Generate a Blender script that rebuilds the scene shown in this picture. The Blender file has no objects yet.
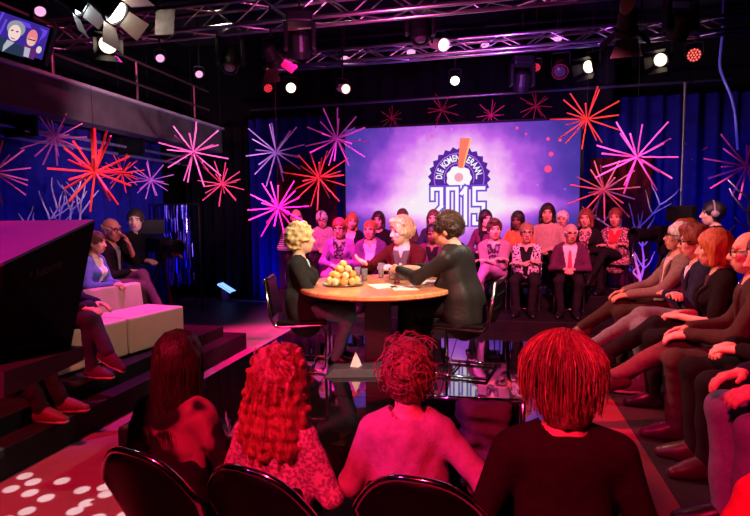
import bpy, bmesh, math, random
import numpy as np
from mathutils import Vector, Matrix, Euler

SC = bpy.context.scene
COL = SC.collection
rnd = random.Random(7)
PI = math.pi

# ------------------------------------------------------------------ camera
# world axes follow the set: +Y runs towards the screen, +X along the screen, z = 0 is the studio floor
FPX, CAMZ = 550.0, 1.65
YAW, PITCH, ROLL = math.radians(12.3), math.radians(4.47), 0.0095
CAM = Vector((0, 0, CAMZ))
_h = Vector((math.cos(YAW), math.sin(YAW), 0))
_f = Vector((-math.sin(YAW) * math.cos(PITCH), math.cos(YAW) * math.cos(PITCH), -math.sin(PITCH)))
_u = _h.cross(_f)
CX = _h * math.cos(ROLL) - _u * math.sin(ROLL)
CY = _h * math.sin(ROLL) + _u * math.cos(ROLL)
cam_data = bpy.data.cameras.new('camera')
cam_data.sensor_width = 36.0
cam_data.lens = FPX * 36.0 / 750.0
cam_data.clip_start = 0.05
cam = bpy.data.objects.new('camera', cam_data)
COL.objects.link(cam)
M4 = Matrix((CX, CY, -_f)).transposed().to_4x4()
M4.translation = CAM
cam.matrix_world = M4
SC.camera = cam


def ray(px, py):
    return (CX * ((px - 375.0) / FPX) + CY * ((258.0 - py) / FPX) + _f)


def AZ(px, py, z):
    r = ray(px, py)
    return CAM + r * ((z - CAMZ) / r.z)


def AY(px, py, y):
    r = ray(px, py)
    return CAM + r * (y / r.y)


def AX(px, py, x):
    r = ray(px, py)
    return CAM + r * (x / r.x)


def AD(px, py, d):
    return CAM + ray(px, py) * d


# ------------------------------------------------------------------ world and exposure
SC.view_settings.view_transform = 'Standard'
SC.view_settings.look = 'None'
SC.view_settings.exposure = 0.0
SC.view_settings.gamma = 1.0
SC.view_settings.use_curve_mapping = False
SC.cycles.use_denoising = True
SC.cycles.max_bounces = 6
SC.cycles.sample_clamp_indirect = 4.0
wd = bpy.data.worlds.new('studio_dark')
SC.world = wd
wd.use_nodes = True
wd.node_tree.nodes['Background'].inputs[0].default_value = (0.5, 0.2, 0.6, 1)
wd.node_tree.nodes['Background'].inputs[1].default_value = 0.002


def light(name, kind, loc, target, energy, color, size=0.1, angle=40, blend=0.4):
    d = bpy.data.lights.new(name, kind)
    d.energy = energy
    d.color = color
    if kind == 'SPOT':
        d.spot_size = math.radians(angle)
        d.spot_blend = blend
        d.shadow_soft_size = size
    elif kind == 'AREA':
        d.size = size
    else:
        d.shadow_soft_size = size
    o = bpy.data.objects.new(name, d)
    COL.objects.link(o)
    o.location = loc
    if target is not None:
        o.rotation_euler = (Vector(target) - Vector(loc)).to_track_quat('-Z', 'Y').to_euler()
    return o


RED = (1.0, 0.01, 0.07)
MAG = (1.0, 0.03, 0.55)
PINK = (1.0, 0.10, 0.42)
VIO = (0.45, 0.05, 1.0)
BLUE = (0.05, 0.04, 1.0)
WARM = (1.0, 0.80, 0.58)
# key light and back light on the table
light('table_key', 'SPOT', (1.2, 1.6, 4.4), (-0.95, 4.9, 1.05), 1773, WARM, 0.12, 27, 0.5)
light('table_back', 'SPOT', (-2.2, 7.3, 5.1), (-1.1, 4.9, 1.1), 840, WARM, 0.1, 24, 0.5)
light('table_side', 'SPOT', (2.2, 7.6, 4.2), (-0.8, 4.9, 1.1), 468, (1.0, 0.85, 0.7), 0.1, 24, 0.5)
# red wash on the heads of the front row
light('front_row_red', 'SPOT', (-1.2, -1.6, 4.3), (-0.3, 2.0, 1.1), 2200, RED, 0.15, 44, 0.5)
light('front_row_magenta', 'SPOT', (-3.6, -0.2, 3.6), (-1.15, 2.0, 1.1), 800, MAG, 0.15, 22, 0.6)
# red and magenta pools on the floor beside the steps
light('floor_red', 'SPOT', (-3.3, 0.6, 4.7), (-2.55, 3.0, 0.0), 3000, (1.0, 0.006, 0.05), 0.15, 36, 0.6)
light('floor_magenta', 'SPOT', (-2.1, 6.75, 4.9), (-2.8, 6.5, 0.0), 7500, (1.0, 0.006, 0.20), 0.15, 36, 0.6)
# audience in front of the screen
light('audience_pink', 'SPOT', (-2.0, 3.2, 4.2), (-1.6, 7.2, 1.1), 3300, (1.0, 0.09, 0.50), 0.15, 44, 0.5)
light('audience_rose', 'SPOT', (0.9, 3.4, 4.2), (0.4, 7.2, 1.1), 2700, (1.0, 0.13, 0.28), 0.15, 44, 0.5)
# audience on the risers beside the table
light('side_rows_warm', 'SPOT', (-2.2, 4.6, 4.2), (1.45, 4.2, 1.2), 1300, (1.0, 0.36, 0.30), 0.12, 46, 0.5)
light('side_rows_rose', 'SPOT', (0.6, 6.6, 4.2), (1.3, 3.6, 1.2), 360, (1.0, 0.05, 0.40), 0.12, 40, 0.5)
light('side_floor_red', 'SPOT', (0.4, 2.2, 4.4), (0.74, 3.9, 0.3), 4500, RED, 0.1, 11, 0.5)
# seats by the steps
light('sofa_warm', 'SPOT', (0.6, 3.8, 3.6), (-3.4, 4.8, 0.6), 260, (1.0, 0.60, 0.34), 0.1, 26, 0.5)
light('sofa_magenta', 'SPOT', (-3.6, 5.6, 4.3), (-3.8, 4.6, 0.6), 1100, (1.0, 0.04, 0.62), 0.1, 38, 0.5)
# curtains
light('curtain_blue_side', 'AREA', (-5.0, 6.0, 0.5), (-6.2, 6.6, 2.0), 27, BLUE, 1.4)
light('curtain_blue_back', 'AREA', (-3.6, 9.3, 0.4), (-3.9, 10.4, 2.0), 27, BLUE, 1.2)
light('curtain_blue_corner', 'AREA', (2.9, 8.3, 0.4), (3.2, 10.2, 2.0), 49, BLUE, 1.4)
# magenta light on the trusses and the hanging stars
light('truss_magenta', 'SPOT', (-1.2, 4.6, 2.9), (-1.0, 6.4, 4.2), 300, (1.0, 0.10, 0.55), 0.1, 110, 0.6)
light('truss_violet', 'SPOT', (0.2, 6.9, 3.1), (0.2, 7.9, 4.1), 200, (0.5, 0.10, 1.0), 0.1, 120, 0.6)
light('stars_side', 'SPOT', (-1.6, 4.6, 1.9), (-4.6, 7.3, 2.75), 850, (1.0, 0.55, 0.8), 0.1, 50, 0.6)
light('stars_corner', 'SPOT', (0.2, 5.6, 2.2), (1.9, 8.2, 2.9), 510, (1.0, 0.55, 0.8), 0.1, 44, 0.6)
light('gallery_pink', 'SPOT', (-4.2, 3.0, 4.8), (-5.15, 7.2, 3.3), 900, (1.0, 0.12, 0.38), 0.05, 34, 0.7)
light('cameraman_fill', 'SPOT', (1.0, 5.0, 4.0), (2.62, 7.5, 1.65), 1500, (1.0, 0.35, 0.45), 0.1, 16, 0.6)
light('sofa_people', 'SPOT', (-0.6, 4.4, 3.8), (-4.4, 5.5, 1.4), 420, (1.0, 0.42, 0.45), 0.1, 22, 0.6)
light('table_hair', 'SPOT', (-3.4, 6.2, 4.4), (-1.7, 4.8, 1.5), 1500, WARM, 0.06, 13, 0.5)
light('branch_pink', 'SPOT', (-2.6, 3.4, 2.4), (-5.2, 5.6, 1.9), 200, (1.0, 0.5, 0.8), 0.05, 26, 0.6)


# ------------------------------------------------------------------ materials
MATS = {}


def mat(name, color, rough=0.6, metal=0.0, emit=None, estr=0.0, noise=0.0, nscale=20.0, bump=0.0, bscale=60.0, spec=0.5, trans=0.0, coat=0.0, ior=1.45, stretch=None):
    if name in MATS:
        return MATS[name]
    m = bpy.data.materials.new(name)
    m.use_nodes = True
    nt = m.node_tree
    b = nt.nodes['Principled BSDF']
    c = (color[0], color[1], color[2], 1)
    b.inputs['Base Color'].default_value = c
    b.inputs['Roughness'].default_value = rough
    b.inputs['Metallic'].default_value = metal
    b.inputs['Specular IOR Level'].default_value = spec
    b.inputs['IOR'].default_value = ior
    b.inputs['Transmission Weight'].default_value = trans
    b.inputs['Coat Weight'].default_value = coat
    if emit is not None:
        b.inputs['Emission Color'].default_value = (emit[0], emit[1], emit[2], 1)
        b.inputs['Emission Strength'].default_value = estr
    if noise > 0 or bump > 0:
        tc = nt.nodes.new('ShaderNodeTexCoord')
        mp = nt.nodes.new('ShaderNodeMapping')
        nt.links.new(tc.outputs['Object'], mp.inputs[0])
        if stretch:
            mp.inputs['Scale'].default_value = stretch
        if noise > 0:
            n = nt.nodes.new('ShaderNodeTexNoise')
            n.inputs['Scale'].default_value = nscale
            n.inputs['Detail'].default_value = 4
            nt.links.new(mp.outputs[0], n.inputs['Vector'])
            r = nt.nodes.new('ShaderNodeValToRGB')
            lo = [max(0, x * (1 - noise)) for x in color[:3]]
            hi = [min(1, x * (1 + noise)) for x in color[:3]]
            r.color_ramp.elements[0].position = 0.3
            r.color_ramp.elements[1].position = 0.7
            r.color_ramp.elements[0].color = (*lo, 1)
            r.color_ramp.elements[1].color = (*hi, 1)
            nt.links.new(n.outputs['Fac'], r.inputs[0])
            nt.links.new(r.outputs[0], b.inputs['Base Color'])
        if bump > 0:
            n2 = nt.nodes.new('ShaderNodeTexNoise')
            n2.inputs['Scale'].default_value = bscale
            n2.inputs['Detail'].default_value = 3
            nt.links.new(mp.outputs[0], n2.inputs['Vector'])
            bp = nt.nodes.new('ShaderNodeBump')
            bp.inputs['Strength'].default_value = bump
            bp.inputs['Distance'].default_value = 0.01
            nt.links.new(n2.outputs['Fac'], bp.inputs['Height'])
            nt.links.new(bp.outputs[0], b.inputs['Normal'])
    MATS[name] = m
    return m


def pattern_mat(name, c1, c2, kind='voronoi', scale=30.0, thresh=0.5, rough=0.8):
    if name in MATS:
        return MATS[name]
    m = bpy.data.materials.new(name)
    m.use_nodes = True
    nt = m.node_tree
    b = nt.nodes['Principled BSDF']
    b.inputs['Roughness'].default_value = rough
    b.inputs['Specular IOR Level'].default_value = 0.12
    tc = nt.nodes.new('ShaderNodeTexCoord')
    if kind == 'stripes' or kind == 'stripes_z':
        t = nt.nodes.new('ShaderNodeTexWave')
        t.bands_direction = 'X' if kind == 'stripes' else 'Z'
        t.inputs['Distortion'].default_value = 0.6
        out = t.outputs['Fac']
    elif kind == 'noise':
        t = nt.nodes.new('ShaderNodeTexNoise')
        t.inputs['Detail'].default_value = 2
        out = t.outputs['Fac']
    else:
        t = nt.nodes.new('ShaderNodeTexVoronoi')
        out = t.outputs['Distance']
    t.inputs['Scale'].default_value = scale
    nt.links.new(tc.outputs['Object'], t.inputs['Vector'])
    r = nt.nodes.new('ShaderNodeValToRGB')
    r.color_ramp.elements[0].position = max(0, thresh - 0.04)
    r.color_ramp.elements[1].position = min(1, thresh + 0.04)
    r.color_ramp.elements[0].color = (*c1, 1)
    r.color_ramp.elements[1].color = (*c2, 1)
    nt.links.new(out, r.inputs[0])
    nt.links.new(r.outputs[0], b.inputs['Base Color'])
    MATS[name] = m
    return m


def lamp_mat(name, color, strength):
    return mat(name, (0.02, 0.02, 0.02), 0.4, emit=color, estr=strength)


CHROME = mat('chrome', (0.75, 0.75, 0.78), 0.12, 1.0)
BLACK = mat('black_metal', (0.006, 0.006, 0.007), 0.5, noise=0.3, spec=0.2)
BLACKPL = mat('black_plastic', (0.005, 0.005, 0.006), 0.4, noise=0.2, spec=0.2)
LEATHER = mat('black_leather', (0.003, 0.003, 0.003), 0.36, spec=0.12, bump=0.15, bscale=120)
ALU = mat('brushed_aluminium', (0.62, 0.62, 0.65), 0.35, 1.0, noise=0.1)


# ------------------------------------------------------------------ objects
def tag(o, label=None, cat=None, group=None, kind=None):
    if label: o['label'] = label
    if cat: o['category'] = cat
    if group: o['group'] = group
    if kind: o['kind'] = kind
    return o


def thing(name, label, cat, loc=(0, 0, 0), rotz=0.0, group=None, scale=1.0):
    o = bpy.data.objects.new(name, None)
    COL.objects.link(o)
    o.location = loc
    o.rotation_euler = (0, 0, rotz)
    o.scale = (scale, scale, scale)
    o.empty_display_size = 0.1
    return tag(o, label, cat, group)


def link(name, me, parent=None, mats=None):
    o = bpy.data.objects.new(name, me)
    COL.objects.link(o)
    if mats is not None:
        for m in (mats if isinstance(mats, (list, tuple)) else [mats]):
            me.materials.append(m)
    if parent is not None:
        o.parent = parent
    return o


def obj(name, bm, m, parent=None, smooth=False):
    me = bpy.data.meshes.new(name)
    bm.normal_update()
    bm.to_mesh(me)
    bm.free()
    if smooth:
        me.polygons.foreach_set('use_smooth', [True] * len(me.polygons))
    return link(name, me, parent, m)


def B():
    return bmesh.new()


def box(bm, x0, x1, y0, y1, z0, z1, bevel=0.0, M=None, seg=2):
    r = bmesh.ops.create_cube(bm, size=1.0)
    vs = r['verts']
    for v in vs:
        v.co = Vector(((x0 + x1) / 2 + v.co.x * (x1 - x0), (y0 + y1) / 2 + v.co.y * (y1 - y0), (z0 + z1) / 2 + v.co.z * (z1 - z0)))
    if bevel > 0:
        es = list({e for v in vs for e in v.link_edges})
        g = bmesh.ops.bevel(bm, geom=es, offset=bevel, segments=seg, profile=0.5, affect='EDGES')
        vs = list({v for f in g['faces'] for v in f.verts} | {v for v in vs if v.is_valid})
    if M is not None:
        for v in vs:
            v.co = M @ v.co
    return vs


def prism(bm, pts, axis_vec):
    """extrude a planar polygon (list of 3-D points) along axis_vec"""
    a = [bm.verts.new(Vector(p)) for p in pts]
    b = [bm.verts.new(Vector(p) + Vector(axis_vec)) for p in pts]
    n = len(a)
    fs = [bm.faces.new(a[::-1]), bm.faces.new(b)]
    for i in range(n):
        fs.append(bm.faces.new((a[i], a[(i + 1) % n], b[(i + 1) % n], b[i])))
    bmesh.ops.recalc_face_normals(bm, faces=fs)


def tube(bm, pts, r, sides=8, closed=False, caps=True, radii=None):
    pts = [Vector(p) for p in pts]
    n = len(pts)
    rings = []
    up = None
    for i, p in enumerate(pts):
        if closed:
            t = (pts[(i + 1) % n] - pts[i - 1]).normalized()
        else:
            t = (pts[min(i + 1, n - 1)] - pts[max(i - 1, 0)]).normalized()
        if up is None:
            a = Vector((0, 0, 1)) if abs(t.z) < 0.9 else Vector((1, 0, 0))
            up = (a - t * a.dot(t)).normalized()
        else:
            up = (up - t * up.dot(t))
            up = up.normalized() if up.length > 1e-6 else t.orthogonal().normalized()
        s = t.cross(up)
        rr = radii[i] if radii else r
        rings.append([bm.verts.new(p + (up * math.cos(2 * PI * k / sides) + s * math.sin(2 * PI * k / sides)) * rr) for k in range(sides)])
    m = n if closed else n - 1
    for i in range(m):
        a, b = rings[i], rings[(i + 1) % n]
        for k in range(sides):
            bm.faces.new((a[k], a[(k + 1) % sides], b[(k + 1) % sides], b[k]))
    if caps and not closed:
        bm.faces.new(rings[0][::-1])
        bm.faces.new(rings[-1])


def rounded(pts, r=0.05, seg=5):
    """round the corners of a polyline"""
    pts = [Vector(p) for p in pts]
    out = [pts[0]]
    for i in range(1, len(pts) - 1):
        a, b, c = pts[i - 1], pts[i], pts[i + 1]
        d1, d2 = (a - b), (c - b)
        q = min(r, d1.length * 0.45, d2.length * 0.45)
        p1, p2 = b + d1.normalized() * q, b + d2.normalized() * q
        for k in range(seg + 1):
            t = k / seg
            out.append(p1 * (1 - t) ** 2 + b * 2 * t * (1 - t) + p2 * t * t)
    out.append(pts[-1])
    return out


def lathe(bm, prof, n=24, M=None, cap=True):
    """profile of (radius, z) turned about z"""
    rings = []
    for (r, z) in prof:
        ring = []
        for k in range(n):
            a = 2 * PI * k / n
            co = Vector((r * math.cos(a), r * math.sin(a), z))
            ring.append(bm.verts.new(M @ co if M is not None else co))
        rings.append(ring)
    for i in range(len(rings) - 1):
        a, b = rings[i], rings[i + 1]
        for k in range(n):
            bm.faces.new((a[k], a[(k + 1) % n], b[(k + 1) % n], b[k]))
    if cap:
        bm.faces.new(rings[0][::-1])
        bm.faces.new(rings[-1])


def ball(bm, c, r, seg=12, M=None, sc=(1, 1, 1)):
    g = bmesh.ops.create_uvsphere(bm, u_segments=seg, v_segments=max(6, seg // 2 + 2), radius=1.0)
    for v in g['verts']:
        co = Vector((v.co.x * r * sc[0], v.co.y * r * sc[1], v.co.z * r * sc[2])) + Vector(c)
        v.co = M @ co if M is not None else co


def aim(loc, target):
    """matrix at loc whose local -Z looks at target"""
    q = (Vector(target) - Vector(loc)).to_track_quat('-Z', 'Y')
    return Matrix.Translation(Vector(loc)) @ q.to_matrix().to_4x4()


def copy_tree(src, **kw):
    c = src.copy()
    COL.objects.link(c)
    for k in list(src.children):
        d = copy_tree(k)
        d.parent = c
    return c

# ------------------------------------------------------------------ implicit surfaces for figures
def v3(*a):
    return np.array(a, dtype=np.float64)


def nrm(v):
    v = np.asarray(v, float)
    return v / max(1e-9, np.linalg.norm(v))


def cap(a, b, ra, rb=None, sq=1.0, fr=None):
    """tapered capsule; sq squashes it along the y axis of the frame fr"""
    return ('cap', np.asarray(a, float), np.asarray(b, float), ra, ra if rb is None else rb, sq, np.eye(3) if fr is None else fr)


def ell(c, r, fr=None):
    return ('ell', np.asarray(c, float), np.asarray(r, float), np.eye(3) if fr is None else fr)


def pbb(p):
    if p[0] == 'cap':
        m = max(p[3], p[4])
        return np.minimum(p[1], p[2]) - m, np.maximum(p[1], p[2]) + m
    e = np.abs(p[3]) @ p[2]
    return p[1] - e, p[1] + e


def pdist(p, X):
    if p[0] == 'cap':
        _, a, b, ra, rb, sq, fr = p
        P = (X - a) @ fr
        ba = (b - a) @ fr
        if sq != 1.0:
            P = P / np.array([1, sq, 1])
            ba = ba / np.array([1, sq, 1])
        L = max(1e-9, ba @ ba)
        t = np.clip(P @ ba / L, 0, 1)
        d = np.linalg.norm(P - t[..., None] * ba, axis=-1) - (ra + (rb - ra) * t)
        return d * (sq if sq < 1 else 1)
    _, c, r, fr = p
    P = (X - c) @ fr
    k0 = np.linalg.norm(P / r, axis=-1)
    k1 = np.linalg.norm(P / (r * r), axis=-1)
    return k0 * (k0 - 1.0) / np.maximum(k1, 1e-9)


def smin(a, b, k):
    h = np.maximum(k - np.abs(a - b), 0) / k
    return np.minimum(a, b) - h * h * k * 0.25


def sdf_mesh(prims, vox, k=0.03, cuts=None, noise=None, sub=()):
    """prims united smoothly, sub carved smoothly, cuts(X) hard-cut where positive; returns verts, quads"""
    lo = np.min([pbb(p)[0] for p in prims], axis=0) - 3 * vox
    hi = np.max([pbb(p)[1] for p in prims], axis=0) + 3 * vox
    n = np.ceil((hi - lo) / vox).astype(int) + 1
    F = np.full(n, 1.0)
    ax = [lo[i] + vox * np.arange(n[i]) for i in range(3)]

    def window(p, m):
        a, b = pbb(p)
        i0 = np.maximum(0, np.floor((a - m - lo) / vox).astype(int))
        i1 = np.minimum(n, np.ceil((b + m - lo) / vox).astype(int) + 1)
        s = tuple(slice(i0[i], i1[i]) for i in range(3))
        X = np.stack(np.meshgrid(*[ax[i][s[i]] for i in range(3)], indexing='ij'), axis=-1)
        return s, X
    for p in prims:
        s, X = window(p, k + 2 * vox)
        if 0 in X.shape[:3]:
            continue
        F[s] = smin(F[s], pdist(p, X), k)
    for p in sub:
        s, X = window(p, 0.012 + 2 * vox)
        if 0 in X.shape[:3]:
            continue
        F[s] = -smin(-F[s], pdist(p, X), 0.012)
    if cuts is not None or noise is not None:
        X = np.stack(np.meshgrid(*ax, indexing='ij'), axis=-1)
        if noise is not None:
            F = F + noise(X)
        if cuts is not None:
            F = np.maximum(F, cuts(X))
    return surface_nets(F, lo, vox)


def surface_nets(F, lo, vox):
    S = F < 0
    cells = np.zeros(tuple(np.array(F.shape) - 1), bool)
    corners = [(i, j, k) for i in (0, 1) for j in (0, 1) for k in (0, 1)]

    def sl(c, A):
        return A[c[0]:A.shape[0] - 1 + c[0], c[1]:A.shape[1] - 1 + c[1], c[2]:A.shape[2] - 1 + c[2]]
    cnt = sum(sl(c, S).astype(np.int8) for c in corners)
    cells = (cnt > 0) & (cnt < 8)
    idx = np.argwhere(cells)
    if len(idx) == 0:
        return np.zeros((0, 3)), np.zeros((0, 4), int)
    vid = np.full(cells.shape, -1, int)
    vid[cells] = np.arange(len(idx))
    cv = np.stack([F[idx[:, 0] + c[0], idx[:, 1] + c[1], idx[:, 2] + c[2]] for c in corners], axis=1)
    pos = np.zeros((len(idx), 3))
    num = np.zeros(len(idx))
    for a in range(8):
        for b in range(a + 1, 8):
            ca, cb = np.array(corners[a]), np.array(corners[b])
            if np.abs(ca - cb).sum() != 1:
                continue
            fa, fb = cv[:, a], cv[:, b]
            m = (fa < 0) != (fb < 0)
            t = np.where(m, fa / np.where(m, fa - fb, 1), 0)
            pos += m[:, None] * (ca + t[:, None] * (cb - ca))
            num += m
    verts = (idx + pos / num[:, None]) * vox + lo
    quads = []
    for axis in range(3):
        o1, o2 = [(1, 2), (2, 0), (0, 1)][axis]
        sA = [slice(None)] * 3
        sB = [slice(None)] * 3
        sA[axis] = slice(0, -1)
        sB[axis] = slice(1, None)
        A, Bq = S[tuple(sA)], S[tuple(sB)]
        e = np.argwhere(A != Bq)
        e = e[(e[:, o1] > 0) & (e[:, o2] > 0) & (e[:, o1] < cells.shape[o1]) & (e[:, o2] < cells.shape[o2])]
        if len(e) == 0:
            continue

        def at(d1, d2):
            q = e.copy()
            q[:, o1] += d1
            q[:, o2] += d2
            return vid[q[:, 0], q[:, 1], q[:, 2]]
        q = np.stack([at(-1, -1), at(0, -1), at(0, 0), at(-1, 0)], axis=1)
        flip = ~A[e[:, 0], e[:, 1], e[:, 2]]
        q[flip] = q[flip][:, ::-1]
        quads.append(q)
    quads = np.concatenate(quads)
    return verts, quads


def np_mesh(name, verts, quads, mi=None, smooth=True):
    me = bpy.data.meshes.new(name)
    nv, nq = len(verts), len(quads)
    me.vertices.add(nv)
    me.vertices.foreach_set('co', np.asarray(verts, np.float32).ravel())
    me.loops.add(nq * 4)
    me.loops.foreach_set('vertex_index', np.asarray(quads, np.int32).ravel())
    me.polygons.add(nq)
    me.polygons.foreach_set('loop_start', np.arange(0, nq * 4, 4, dtype=np.int32))
    me.polygons.foreach_set('loop_total', np.full(nq, 4, np.int32))
    if mi is not None:
        me.polygons.foreach_set('material_index', np.asarray(mi, np.int32))
    if smooth:
        me.polygons.foreach_set('use_smooth', np.ones(nq, bool))
    me.update(calc_edges=True)
    me.validate()
    return me


def folds(seed, amp=0.004, f=26.0):
    r = np.random.RandomState(seed)
    ks = r.normal(size=(4, 3)) * f
    ph = r.uniform(0, 6.28, 4)

    def fn(X):
        w = sum(np.sin(X @ ks[i] + ph[i]) for i in range(4))
        return amp * w * 0.5
    return fn


def sphere_np(c, r, nu=10, nv=8):
    V, Q = [], []
    for j in range(nv + 1):
        th = PI * (0.02 + 0.96 * j / nv)
        for i in range(nu):
            a = 2 * PI * i / nu
            V.append((c[0] + r * math.sin(th) * math.cos(a), c[1] + r * math.cos(th), c[2] + r * math.sin(th) * math.sin(a)))
    for j in range(nv):
        for i in range(nu):
            Q.append((j * nu + i, j * nu + (i + 1) % nu, (j + 1) * nu + (i + 1) % nu, (j + 1) * nu + i))
    return np.array(V), np.array(Q)


# ------------------------------------------------------------------ people
def two_bone(a, t, l1, l2, pole):
    a, t, pole = np.asarray(a, float), np.asarray(t, float), np.asarray(pole, float)
    d = t - a
    L = np.linalg.norm(d)
    if L > (l1 + l2) * 0.995:
        t = a + d / L * (l1 + l2) * 0.995
        d = t - a
        L = np.linalg.norm(d)
    x = (l1 * l1 - l2 * l2 + L * L) / (2 * L)
    h = math.sqrt(max(0.0, l1 * l1 - x * x))
    u = d / L
    q = pole - u * (pole @ u)
    return a + u * x + nrm(q) * h, t


def rot(yaw=0, pitch=0, roll=0):
    """columns = axes; yaw turns to the person's own left, pitch looks up, roll tips to the own right"""
    return np.array(Euler((math.radians(pitch), math.radians(roll), math.radians(yaw)), 'XYZ').to_matrix())


SKIN = {
    'fair': mat('skin_fair', (0.62, 0.36, 0.26), 0.5, noise=0.06, nscale=40),
    'ruddy': mat('skin_ruddy', (0.60, 0.30, 0.22), 0.5, noise=0.06, nscale=40),
    'brown': mat('skin_brown', (0.16, 0.075, 0.045), 0.5, noise=0.08, nscale=40),
}
LIP = mat('lips', (0.38, 0.10, 0.09), 0.45)
LIPD = mat('lips_dark', (0.10, 0.03, 0.025), 0.45)
EYEW = mat('eye_white', (0.6, 0.58, 0.55), 0.25)
IRIS = mat('iris', (0.02, 0.014, 0.01), 0.2)
HAIRC = {
    'black': (0.010, 0.008, 0.008), 'dark': (0.022, 0.014, 0.010), 'brown': (0.07, 0.036, 0.02), 'light': (0.26, 0.16, 0.08),
    'blond': (0.62, 0.44, 0.20), 'ginger': (0.42, 0.13, 0.035), 'auburn': (0.17, 0.045, 0.02), 'grey': (0.42, 0.40, 0.39), 'white': (0.72, 0.70, 0.68),
}


def hair_mat(c):
    return mat('hair_' + c, HAIRC[c], 0.42, noise=0.45, nscale=70, bump=0.6, bscale=160, stretch=(1, 1, 0.25))


def hand_prims(w, d, nrmal, side, curl, sc=1.0):
    """palm and five fingers; w wrist, d along the hand, nrmal out of the palm, side +1 when the thumb lies along lat"""
    d = nrm(d)
    nm = nrm(nrmal - d * (np.dot(nrmal, d)))
    lat = np.cross(d, nm) * side
    P = []
    for o in (-0.024, -0.008, 0.008, 0.024):
        P.append(cap(w + lat * o * 0.7 * sc, w + (d * 0.085 + lat * o) * sc, 0.017 * sc, 0.0145 * sc))
    for i, (o, L) in enumerate(((0.029, 0.92), (0.010, 1.0), (-0.010, 0.95), (-0.028, 0.76))):
        p = w + (d * 0.088 + lat * o) * sc
        a = 0.0
        for s, ln in enumerate((0.042, 0.026, 0.021)):
            a += curl * (0.8 + 0.1 * i)
            q = p + (d * math.cos(a) + nm * math.sin(a) + lat * o * 1.2) * ln * L * sc
            P.append(cap(p, q, (0.0095 - 0.001 * s) * sc, (0.0088 - 0.001 * s) * sc))
            p = q
    p = w + (d * 0.025 + lat * 0.024) * sc
    q = p + (d * 0.6 + lat * 0.75 + nm * 0.25) * 0.042 * sc
    P.append(cap(p, q, 0.014 * sc, 0.011 * sc))
    P.append(cap(q, q + (d * 0.9 + lat * 0.25 + nm * 0.35) * 0.036 * sc, 0.0105 * sc, 0.0085 * sc))
    return P


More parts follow.
